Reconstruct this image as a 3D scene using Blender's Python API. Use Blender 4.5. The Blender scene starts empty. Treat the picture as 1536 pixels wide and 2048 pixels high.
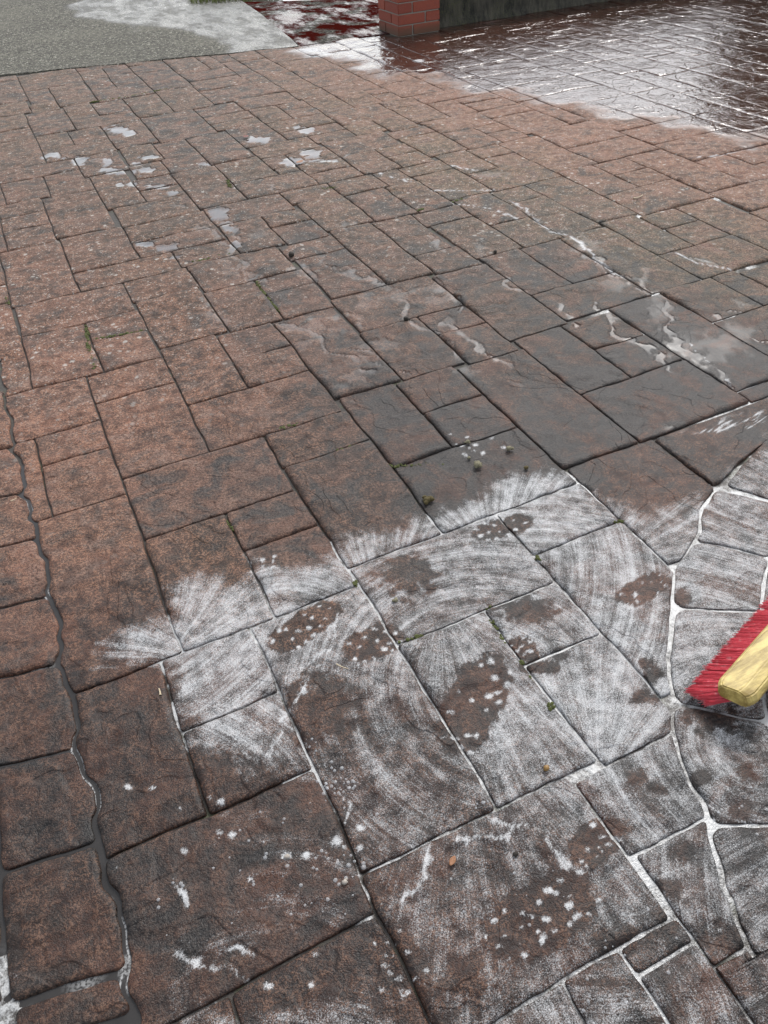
import bpy, math, random
import numpy as np
from mathutils import Matrix, Vector

# ---------------------------------------------------------------- camera, sky, sun, exposure
scene = bpy.context.scene
cam_data = bpy.data.cameras.new('camera')
cam_data.sensor_fit = 'VERTICAL'
cam_data.sensor_height = 24.0
cam_data.lens = 18.258
cam_data.clip_start = 0.05
cam_data.clip_end = 2000.0
cam = bpy.data.objects.new('camera', cam_data)
scene.collection.objects.link(cam)
CAM_H = 1.6
RIGHT = Vector((0.90373571, -0.42505394, -0.05090109))
UP = Vector((0.31709501, 0.5847848, 0.74664416))
BACK = Vector((-0.28759785, -0.69090947, 0.66327338))
cam.matrix_world = Matrix(((RIGHT.x, UP.x, BACK.x, 0), (RIGHT.y, UP.y, BACK.y, 0), (RIGHT.z, UP.z, BACK.z, CAM_H), (0, 0, 0, 1)))
scene.camera = cam

SUN_AZ = math.radians(46.0)      # clockwise from +Y
SUN_EL = math.radians(48.0)
world = bpy.data.worlds.new('World')
scene.world = world
world.use_nodes = True
wn = world.node_tree.nodes
wl = world.node_tree.links
bgn = wn['Background']
sky = wn.new('ShaderNodeTexSky')
sky.sky_type = 'NISHITA'
sky.sun_disc = False
sky.sun_elevation = SUN_EL
sky.sun_rotation = SUN_AZ
sky.air_density = 1.0
sky.dust_density = 2.0
sky.ozone_density = 1.0
hsv = wn.new('ShaderNodeHueSaturation')
hsv.inputs['Saturation'].default_value = 0.3
wl.new(sky.outputs[0], hsv.inputs['Color'])
wl.new(hsv.outputs[0], bgn.inputs['Color'])
bgn.inputs['Strength'].default_value = 0.14
sun_data = bpy.data.lights.new('sun', 'SUN')
sun_data.energy = 1.0
sun_data.angle = math.radians(14)
sun_data.color = (1.0, 0.97, 0.93)
sun = bpy.data.objects.new('sun', sun_data)
sd = Vector((math.sin(SUN_AZ) * math.cos(SUN_EL), math.cos(SUN_AZ) * math.cos(SUN_EL), math.sin(SUN_EL)))
sun.rotation_euler = sd.to_track_quat('Z', 'Y').to_euler()
sun.location = sd * 30
scene.collection.objects.link(sun)
scene.cycles.max_bounces = 5
scene.cycles.diffuse_bounces = 2
scene.cycles.glossy_bounces = 3
scene.cycles.transparent_max_bounces = 6
vs = scene.view_settings
vs.view_transform = 'Standard'
vs.look = 'None'
vs.gamma = 1.0
vs.exposure = 1.12
vs.use_curve_mapping = False

# ---------------------------------------------------------------- measured layout, metres on the ground (x along the wall, y away from it)
TILES=[(-0.22,0.09,3.775,4.48),(0.09,0.425,4.01,4.51),(0.09,0.59,3.775,4.01),(0.425,0.885,4.01,4.22),(0.59,0.89,3.785,4.01),(-0.21,0.29,3.445,3.775),(-0.21,0.06,2.98,3.445),(0.06,0.3,3.24,3.445),(0.06,0.295,2.97,3.24),(0.29,0.61,3.53,3.775),(0.3,0.6,3.04,3.53),(0.61,1.08,3.455,3.785),(0.6,0.855,3.02,3.455),(0.855,1.1,3.28,3.455),(0.855,1.09,3.01,3.28),(1.08,1.38,3.57,3.76),(1.1,1.38,3.08,3.57),(0.795,1.08,2.32,3.01),(0.54,0.795,2.79,3.02),(0.54,0.795,2.565,2.79),(0.298,0.54,2.565,3.04),(1.09,1.585,2.735,3.08),(1.353,1.585,2.55,2.735),(1.08,1.353,2.31,2.735),(1.353,1.585,2.29,2.55),(1.585,1.875,2.85,3.05),(1.585,1.875,2.365,2.85),(-0.01,0.298,2.75,2.97),(-0.01,0.298,2.235,2.75),(-0.25,-0.01,2.44,2.63),(-0.25,-0.01,2.15,2.44),(-0.01,0.49,1.9,2.235),(-0.01,0.25,1.42,1.9),(0.25,0.495,1.71,1.9),(0.25,0.495,1.42,1.71),(0.298,0.795,2.235,2.565),(0.49,0.81,2.03,2.235),(0.495,0.81,1.495,2.03),(0.81,1.04,1.85,2.32),(1.04,1.295,2.08,2.31),(1.04,1.295,1.85,2.08),(1.295,1.6,1.575,2.29),(0.81,1.295,1.495,1.85),(1.6,1.83,1.91,2.365),(1.83,2.08,2.14,2.365),(1.83,2.08,1.91,2.14),(1.6,2.08,1.575,1.91),(0.99,1.3,1.29,1.495),(0.5,0.76,0.68,1.18),(0.76,0.99,0.97,1.18),(0.76,0.99,0.66,0.97),(-0.07,0.18,1.18,1.42),(-0.07,0.18,0.95,1.18),(2.33,2.61,2.4,3.1),(2.1,2.33,2.66,3.1),(1.875,2.33,2.39,2.66),(1.875,2.1,2.66,3.11),(1.845,2.13,3.59,3.78),(1.865,2.13,3.11,3.59),(2.13,2.36,3.1,3.42),(2.13,2.37,3.42,3.85),(2.37,2.6,3.63,3.835),(2.6,2.86,3.15,3.835),(2.862,3.11,3.455,3.89),(3.11,3.35,3.68,3.89),(3.11,3.35,3.455,3.68),(2.86,3.345,3.115,3.455),(3.35,3.63,3.18,3.9),(3.63,4.26,3.61,3.98),(3.63,3.86,3.18,3.61),(3.86,4.26,3.38,3.61),(2.83,3.06,2.92,3.115),(2.61,2.83,2.7,3.15),(2.83,3.06,2.7,2.92),(2.365,2.65,2.08,2.4),(1.14,1.44,5.23,5.895),(1.16,1.452,4.81,5.23),(1.16,1.605,4.505,4.81),(1.452,1.61,4.91,5.16),(1.61,1.9,4.9,5.16),(1.65,1.94,4.24,4.5),(1.65,1.9,3.79,4.24),(1.35,1.65,4.28,4.505),(1.37,1.65,3.81,4.28),(0.885,1.35,4.21,4.505),(1.135,1.37,4.02,4.21),(1.135,1.37,3.76,4.02),(0.89,1.135,3.785,4.21),(1.62,1.865,3.05,3.3),(1.9,2.12,3.78,4.02),(1.9,2.12,4.02,4.23),(2.11,2.405,4.31,4.49),(2.12,2.405,3.85,4.31),(1.94,2.11,4.23,4.5),(2.15,2.375,4.49,4.72),(1.903,2.15,4.5,4.92),(1.9,2.36,4.92,5.25),(2.15,2.375,4.72,4.92),(2.375,2.66,4.57,5.02),(2.405,2.63,4.16,4.57),(2.63,2.862,4.35,4.56),(2.63,2.862,4.16,4.35),(2.405,2.862,3.835,4.16),(2.66,2.91,4.56,4.955),(2.862,3.16,3.89,4.56),(3.16,3.63,3.9,4.223),(0.2,0.43,6.235,6.62),(0.2,0.67,5.915,6.235),(0.14,0.375,5.45,5.65),(0.14,0.4,5.2,5.45),(-0.12,0.14,5.24,5.65),(0.375,0.665,5.47,5.915),(0.4,0.63,4.8,5.47),(0.68,0.91,5.52,5.94),(0.665,0.88,5.22,5.52),(0.63,0.87,5,5.22),(0.63,0.87,4.8,5),(0.91,1.14,5.52,5.895),(0.88,1.14,5.2,5.52),(0.87,1.16,4.505,5.2),(0.425,0.87,4.47,4.8),(0.425,0.885,4.22,4.47),(0.08,0.4,4.51,5.2),(-0.175,0.08,5,5.24),(-0.175,0.08,4.78,5),(-0.175,0.08,4.48,4.78),(-0.12,0.28,7.79,8.6),(0.28,0.8,8.105,8.54),(0.28,0.48,7.59,8.105),(0.26,0.48,7.31,7.59),(0.48,0.79,7.38,8.105),(-0.12,0.26,7.36,7.79),(0.2,0.5,6.62,7.31),(-0.12,0.2,6.9,7.36),(-0.12,0.2,6.6,6.9),(-0.12,0.2,5.915,6.6),(0.5,0.72,6.9,7.38),(0.72,0.97,6.9,7.31),(0.5,0.97,6.585,6.9),(0.43,0.67,6.235,6.585),(0.67,0.97,5.94,6.585),(0.8,1.01,7.697,8.2),(1.01,1.25,7.697,8.2),(0.79,1.25,7.31,7.697),(0.97,1.25,6.625,7.31),(1.25,1.58,7.35,8.12),(1.25,1.57,6.625,7.35),(0.97,1.386,5.895,6.625),(1.386,1.72,6.34,6.625),(1.386,1.74,6.12,6.34),(1.386,1.74,5.94,6.12),(1.57,2.18,6.67,7.36),(1.72,2.17,6.335,6.67),(1.74,1.96,5.9,6.335),(1.96,2.19,6.15,6.335),(1.96,2.19,5.9,6.15),(1.74,2.18,5.63,5.9),(1.44,1.74,5.435,5.94),(1.74,2.175,5.435,5.63),(1.88,2.175,5.25,5.435),(2.17,2.445,6.37,6.6),(2.19,2.445,5.902,6.37),(2.18,2.64,5.52,5.902),(2.175,2.41,5.25,5.52),(2.41,2.64,5.19,5.52),(2.36,2.66,5.02,5.19),(2.445,2.69,5.906,6.31),(2.445,2.855,6.31,6.62),(2.855,3.22,5.93,6.38),(2.69,2.855,5.906,6.14),(2.64,2.915,5.68,5.906),(2.64,2.915,5.265,5.68),(2.915,3.48,5.655,5.93),(2.915,3.14,5.265,5.655),(3.14,3.48,5.49,5.655),(3.14,3.48,5.26,5.49),(2.66,3.118,4.955,5.265),(3.118,3.48,5.06,5.26),(3.118,3.48,4.62,5.06),(2.91,3.118,4.78,4.955),(2.91,3.118,4.56,4.78),(3.16,3.64,4.223,4.62),(-0.38,-0.01,2.63,2.98),(-0.38,-0.25,2.15,2.63),(-0.38,-0.01,1.42,2.15),(0.5,0.99,1.18,1.495),(0.99,1.3,0.66,1.29),(1.3,1.65,0.92,1.575),(1.65,2.64,1.19,1.57),(0.18,0.5,0.68,1.42),(-0.38,-0.07,0.95,1.42),(-0.38,0.18,0.595,0.95),(0.18,0.68,0.34,0.68),(0.68,1.14,0.47,0.66),(0.693,1.14,0.24,0.47),(-0.38,-0.13,-0.14,0.595),(-0.13,0.18,-0.14,0.595),(0.18,0.43,-0.14,0.34),(0.43,0.56,-0.14,0.34),(0.56,0.693,0.29,0.34),(0.693,1.34,-0.14,0.24),(0.56,0.693,-0.14,0.29),(-0.38,-0.21,2.98,3.48),(1.38,1.62,3.08,3.81),(1.62,1.845,3.3,3.79),(2.37,2.6,3.37,3.63),(3.06,3.32,2.37,3.115),(2.61,3.06,2.4,2.7),(3.345,3.99,2.87,3.18),(3.32,3.62,2.35,2.87),(3.62,4.26,2.35,2.87),(2.65,2.79,2.08,2.4),(2.79,3.32,2.08,2.37),(2.08,2.365,1.65,2.39),(2.365,2.68,1.65,2.08),(2.68,3.16,1.61,2.08),(2.08,2.68,1.57,1.65),(-0.12,0.375,5.65,5.915),(1.605,1.903,4.705,4.9),(1.452,1.88,5.16,5.435),(-0.56,-0.22,4.06,4.49),(-0.56,-0.22,3.84,4.06),(-0.56,-0.22,3.48,3.84),(-0.54,-0.175,4.49,5.24),(-0.54,-0.12,5.24,5.73),(3.8,3.94,1.98,2.36),(3.94,4.26,2.08,2.36),(4.26,4.76,2.3,2.68),(4.76,5.22,2.66,2.92),(4.26,4.56,2.68,3.36),(4.56,4.76,2.68,3.16),(3.98,4.26,2.87,3.26),(4.76,5.06,2.92,3.6),(5.06,5.36,2.92,3.6),(2.36,2.6,3.1,3.63),(5.36,5.86,3.1,3.48),(4.56,4.76,3.16,3.64),(3.86,3.98,3.18,3.38),(-0.8,-0.38,3.24,3.48),(3.98,4.26,3.26,3.38),(4.26,4.56,3.36,3.84),(5.86,6.1,3.46,3.94),(-0.8,-0.56,3.48,4.16),(5.36,5.6,3.48,3.96),(5.6,5.86,3.48,4.16),(4.76,5.06,3.6,4.1),(5.06,5.36,3.6,3.94),(6.1,6.6,3.62,3.96),(4.56,4.76,3.64,4.12),(4.26,4.56,3.84,4.32),(5.06,5.36,3.94,4.62),(5.86,6.1,3.94,4.62),(5.36,5.6,3.96,4.64),(6.1,6.4,3.96,4.46),(6.4,6.86,3.96,4.22),(3.64,4.26,3.98,4.32),(4.76,5.06,4.1,4.58),(4.56,4.76,4.12,4.8),(-0.8,-0.56,4.16,4.66),(5.6,5.86,4.16,4.66),(6.86,7.16,4.18,4.86),(3.16,3.64,4.22,4.62),(6.4,6.86,4.22,4.56),(3.64,3.94,4.32,5),(3.94,4.26,4.32,5),(4.26,4.56,4.32,5),(7.16,7.66,4.4,4.74),(6.1,6.4,4.46,4.96),(1.6,1.9,4.5,4.7),(6.4,6.7,4.56,5.24),(6.7,6.86,4.56,5.24),(4.76,5.06,4.58,5.26),(3.48,3.64,4.62,5.3),(5.06,5.36,4.62,5.3),(5.86,6.1,4.62,5.12),(5.36,5.6,4.64,5.14),(-0.8,-0.56,4.66,5.04),(5.6,5.86,4.66,5.34),(7.16,7.66,4.74,5.08),(7.66,7.96,4.76,5.44),(1.46,1.6,4.8,4.92),(4.56,4.76,4.8,5.48),(6.86,7.16,4.86,5.2),(6.1,6.4,4.96,5.64),(7.96,8.46,4.96,5.34),(3.64,4.26,5,5.34),(4.26,4.56,5,5.68),(-0.82,-0.56,5.04,5.72),(7.16,7.46,5.08,5.58),(7.46,7.66,5.08,5.76),(5.86,6.1,5.12,5.8),(5.36,5.6,5.14,5.62),(6.86,7.16,5.2,5.88),(6.4,6.7,5.24,5.92),(6.7,6.86,5.24,5.92),(4.76,5.06,5.26,5.94),(3.48,3.64,5.3,5.68),(5.06,5.36,5.3,5.8),(8.46,8.96,5.32,5.7),(3.64,4.26,5.34,5.72),(5.6,5.86,5.34,6.02),(7.96,8.46,5.34,5.6),(7.66,7.96,5.44,5.94),(4.56,4.76,5.48,5.96),(7.16,7.46,5.58,5.92),(7.96,8.26,5.6,6.28),(8.26,8.46,5.6,6.28),(5.36,5.6,5.62,6.3),(6.1,6.4,5.64,6.32),(3.48,3.64,5.68,6.16),(4.26,4.56,5.68,6.36),(8.96,9.26,5.68,6.36),(8.46,8.76,5.7,6.2),(8.76,8.96,5.7,6.18),(-0.82,-0.54,5.72,6.22),(-0.54,-0.12,5.72,6.1),(3.64,4.26,5.72,6.1),(7.46,7.66,5.76,6.24),(5.06,5.36,5.8,6.48),(5.86,6.1,5.8,6.48),(6.86,7.16,5.88,6.56),(9.26,9.56,5.9,6.58),(3.22,3.48,5.92,6.6),(6.4,6.7,5.92,6.42),(6.7,6.86,5.92,6.6),(7.16,7.46,5.92,6.4),(4.76,5.06,5.94,6.62),(7.66,7.96,5.94,6.32),(4.56,4.76,5.96,6.44),(5.6,5.86,6.02,6.52),(-0.54,-0.12,6.1,6.44),(3.64,4.26,6.1,6.48),(9.56,9.86,6.12,6.62),(2.69,2.86,6.14,6.31),(3.48,3.64,6.16,6.84),(8.76,8.96,6.18,6.86),(8.46,8.76,6.2,6.68),(-0.82,-0.54,6.22,6.9),(7.46,7.66,6.24,6.74),(7.96,8.46,6.28,6.66),(5.36,5.6,6.3,6.8),(6.1,6.4,6.32,7),(7.66,7.96,6.32,6.7),(9.86,10,6.34,7.02),(4.26,4.56,6.36,6.84),(8.96,9.26,6.36,6.84),(2.855,3.22,6.38,6.76),(7.16,7.46,6.4,6.66),(6.4,6.7,6.42,6.9),(-0.54,-0.24,6.44,6.94),(-0.24,-0.12,6.44,6.82),(4.56,4.76,6.44,6.92),(3.64,3.94,6.48,7.16),(3.94,4.26,6.48,6.98),(5.06,5.36,6.48,7.16),(5.86,6.1,6.48,6.98),(5.6,5.86,6.52,7),(6.86,7.16,6.56,7.24),(9.26,9.56,6.58,7.06),(2.18,2.44,6.6,7.28),(3.22,3.48,6.6,7.28),(6.7,6.86,6.6,7.28),(2.44,2.855,6.62,7.3),(4.76,5.06,6.62,7),(9.56,9.86,6.62,7.12),(7.16,7.46,6.66,7),(7.96,8.46,6.66,7),(2.02,2.18,6.67,7.36),(8.46,8.76,6.68,7.36),(7.66,7.96,6.7,7.2),(7.46,7.66,6.74,7.12),(2.855,3.22,6.76,7.26),(5.36,5.6,6.8,7.48),(-0.24,-0.12,6.82,7.5),(3.48,3.64,6.84,7.52),(4.26,4.56,6.84,7.52),(8.96,9.26,6.84,7.22),(8.76,8.96,6.86,7.34),(-0.82,-0.54,6.9,7.58),(6.4,6.7,6.9,7.58),(4.56,4.76,6.92,7.42),(-0.54,-0.24,6.94,7.42),(3.94,4.26,6.98,7.48),(5.86,6.1,6.98,7.66),(4.76,5.06,7,7.48),(5.6,5.86,7,7.68),(6.1,6.4,7,7.5),(7.16,7.46,7,7.48),(7.96,8.46,7,7.38),(9.86,10,7.02,7.5),(9.26,9.56,7.06,7.74),(1.58,2.02,7.12,7.5),(7.46,7.66,7.12,7.6),(9.56,9.86,7.12,7.62),(3.64,3.94,7.16,7.64),(5.06,5.36,7.16,7.54),(7.66,7.96,7.2,7.88),(8.96,9.26,7.22,7.48),(6.86,7.16,7.24,7.92),(2.855,3.22,7.26,7.76),(2.18,2.44,7.28,7.96),(3.22,3.48,7.28,7.78),(6.7,6.86,7.28,7.96),(2.44,2.855,7.3,7.68),(8.76,8.96,7.34,8.02),(2.02,2.18,7.36,8.04),(8.46,8.76,7.36,8.04),(7.96,8.26,7.38,8.06),(8.26,8.46,7.38,8.06),(-0.54,-0.24,7.42,8.1),(4.56,4.76,7.42,7.8),(3.94,4.26,7.48,8.02),(4.76,5.06,7.48,7.98),(5.36,5.6,7.48,8.14),(7.16,7.46,7.48,8.16),(8.96,9.26,7.48,7.96),(-0.24,-0.12,7.5,7.98),(1.58,2.02,7.5,7.84),(6.1,6.4,7.5,8.18),(9.86,10,7.5,8.18),(3.48,3.64,7.52,7.9),(4.26,4.56,7.52,8.02),(5.06,5.36,7.54,8.04),(-0.82,-0.54,7.58,8.26),(6.4,6.7,7.58,8.22),(7.46,7.66,7.6,8.28),(9.56,9.86,7.62,8.1),(3.64,3.94,7.64,8),(5.86,6.1,7.66,8.04),(2.44,2.8,7.68,8.34),(5.6,5.86,7.68,8.16),(9.26,9.56,7.74,8.42),(2.8,3.22,7.76,8.14),(3.22,3.48,7.78,8.22),(4.56,4.76,7.8,8.06),(1.58,1.88,7.84,8.52),(1.88,2.02,7.84,8.52),(7.66,7.96,7.88,8.34),(3.48,3.64,7.9,8.16),(6.86,7.16,7.92,8.26),(2.18,2.44,7.96,8.42),(6.7,6.86,7.96,8.24),(8.96,9.26,7.96,8.44),(-0.24,-0.12,7.98,8.66),(4.76,5.06,7.98,8.08),(3.64,3.74,8,8.14),(8.76,8.96,8.02,8.42),(2.02,2.18,8.04,8.42),(5.86,6.1,8.04,8.18),(8.46,8.76,8.04,8.38),(7.96,8.46,8.06,8.32),(-0.54,-0.24,8.1,8.3),(9.56,9.86,8.1,8.5),(1.25,1.58,8.12,8.46),(2.8,3.1,8.14,8.28),(3.1,3.22,8.14,8.26),(7.16,7.46,8.16,8.28),(9.86,10,8.18,8.52),(0.8,1.02,8.2,8.58),(1.02,1.25,8.2,8.58),(-0.82,-0.54,8.26,8.64),(-0.54,-0.24,8.3,8.98),(1.25,1.58,8.46,8.62),(0.28,0.8,8.54,8.78),(0.8,1.25,8.58,8.74),(-0.12,0.28,8.6,8.86),(-0.82,-0.54,8.64,9.08),(-0.24,-0.12,8.66,8.98)]
LEFT_JOINT=[(-0.289,0.627),(-0.3,0.713),(-0.282,0.804),(-0.295,0.896),(-0.299,1.004),(-0.283,1.124),(-0.308,1.25),(-0.291,1.366),(-0.311,1.53),(-0.289,1.651),(-0.301,1.823),(-0.289,1.954),(-0.303,2.111),(-0.319,2.326),(-0.298,2.482),(-0.318,2.591),(-0.319,2.766),(-0.324,2.959),(-0.322,3.06),(-0.308,3.294)]
RIGHT_JOINT=[(0.776,0.195),(0.774,0.224),(0.796,0.292),(0.806,0.349),(0.842,0.409),(0.873,0.453),(0.893,0.517),(0.926,0.594),(0.981,0.682),(1.016,0.726),(1.075,0.829),(1.187,0.936),(1.323,1.071),(1.47,1.156),(1.544,1.229),(1.67,1.281),(1.782,1.334),(1.97,1.383)]
LEFT_CUTS=[(0.634),(0.71),(0.719),(0.992),(1.253),(1.53),(1.793),(2.068),(2.326),(2.611),(3.04)]
PUDDLES=[(0.255,6.067,0.093,0.055,2.129),(0.405,5.839,0.105,0.05,1.576),(0.563,5.695,0.099,0.026,1.427),(0.558,5.487,0.088,0.057,2.025),(0.639,5.41,0.055,0.034,2.209),(0.833,5.631,0.066,0.044,1.99),(0.758,5.363,0.076,0.05,2.09),(0.717,5.554,0.05,0.033,1.94),(0.731,5.026,0.082,0.034,2.474),(0.799,4.86,0.048,0.032,1.75),(0.55,5.197,0.049,0.024,1.52),(0.619,5.152,0.042,0.027,1.8),(0.766,6.424,0.095,0.061,1.94),(0.82,6.268,0.093,0.041,1.493),(1.604,4.971,0.091,0.062,1.454),(1.767,5.084,0.088,0.068,1.653),(1.776,4.887,0.082,0.029,2.509),(1.581,5.561,0.094,0.063,2.24),(1.926,5.594,0.081,0.063,1.883),(1.109,5.262,0.043,0.027,2.265),(0.949,4.364,0.094,0.054,1.45),(0.933,4.164,0.073,0.04,1.409),(0.899,3.914,0.066,0.031,1.351),(0.568,4.069,0.085,0.054,2.323),(0.486,4.173,0.053,0.035,2.213),(0.587,3.928,0.036,0.026,1.966),(0.786,3.668,0.107,0.044,1.337),(0.809,3.536,0.056,0.043,1.886),(0.603,3.376,0.124,0.032,1.32),(0.599,3.157,0.076,0.039,1.383),(1.072,3.592,0.072,0.03,1.268),(1.075,3.424,0.046,0.033,1.437),(0.949,2.847,0.104,0.089,1.925),(0.848,2.761,0.045,0.038,1.95),(0.866,2.381,0.049,0.041,2.315),(0.911,2.437,0.078,0.036,2.589),(0.99,2.519,0.09,0.045,2.579),(1.236,2.967,0.078,0.066,1.444),(1.343,2.931,0.116,0.056,1.148),(1.533,2.959,0.091,0.05,2.568),(1.514,2.827,0.066,0.048,2.547),(1.464,2.644,0.044,0.038,1.165),(1.32,2.264,0.073,0.048,1.058),(2.264,2.27,0.163,0.052,0.857),(2.579,2.144,0.054,0.042,3.093),(2.173,1.986,0.115,0.09,0.492),(2.406,1.964,0.096,0.071,0.453),(2.393,2.525,0.127,0.022,0.884),(2.231,1.885,0.105,0.084,0.227),(2.524,4.083,0.118,0.069,2.521),(1.116,2.604,0.062,0.048,2.467),(1.053,3.968,0.07,0.046,1.463),(1.933,3.194,0.059,0.034,1.053),(2.415,2.962,0.099,0.092,-2.956),(2.269,2.542,0.109,0.059,2.644),(1.745,1.573,0.034,0.023,2.81)]
PRINTS=[(0.31,1.347,0.108,0.048,0.298),(0.452,1.213,0.081,0.047,0.053),(0.59,0.935,0.139,0.062,0.662),(1.184,1.044,0.082,0.035,0.123),(0.463,0.455,0.117,0.059,0.035),(0.638,0.525,0.058,0.037,0.19),(0.975,1.433,0.096,0.039,-0.117),(0.183,0.498,0.06,0.039,-1.512),(0.784,1.016,0.042,0.03,-1.729),(0.788,0.951,0.049,0.017,-0.478)]
HOLES=[(0.706,0.383,0.032,0.024,3.019),(0.662,0.338,0.029,0.019,2.896),(0.811,0.605,0.024,0.019,-2.889),(0.826,0.565,0.024,0.014,2.794),(0.955,0.766,0.03,0.024,-3.112),(0.706,0.531,0.02,0.016,-3.045),(1.057,0.643,0.06,0.032,2.78),(0.785,0.432,0.025,0.018,2.979),(1.253,0.97,0.031,0.022,0.562),(1.022,0.839,0.017,0.013,0.359),(1.024,0.804,0.025,0.02,3.096),(1.026,0.51,0.024,0.017,-3.077),(0.743,0.268,0.042,0.028,2.967),(-0.015,1.037,0.053,0.043,1.752),(0.25,1.088,0.1,0.072,1.3),(0.274,0.423,0.046,0.041,2.927),(0.569,0.354,0.038,0.023,2.802),(0.927,0.54,0.021,0.015,3.127),(0.953,0.449,0.028,0.019,2.976),(0.855,0.961,0.019,0.015,0.781),(0.859,1.128,0.08,0.039,2.685),(0.644,1.388,0.078,0.071,1.214)]
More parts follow.
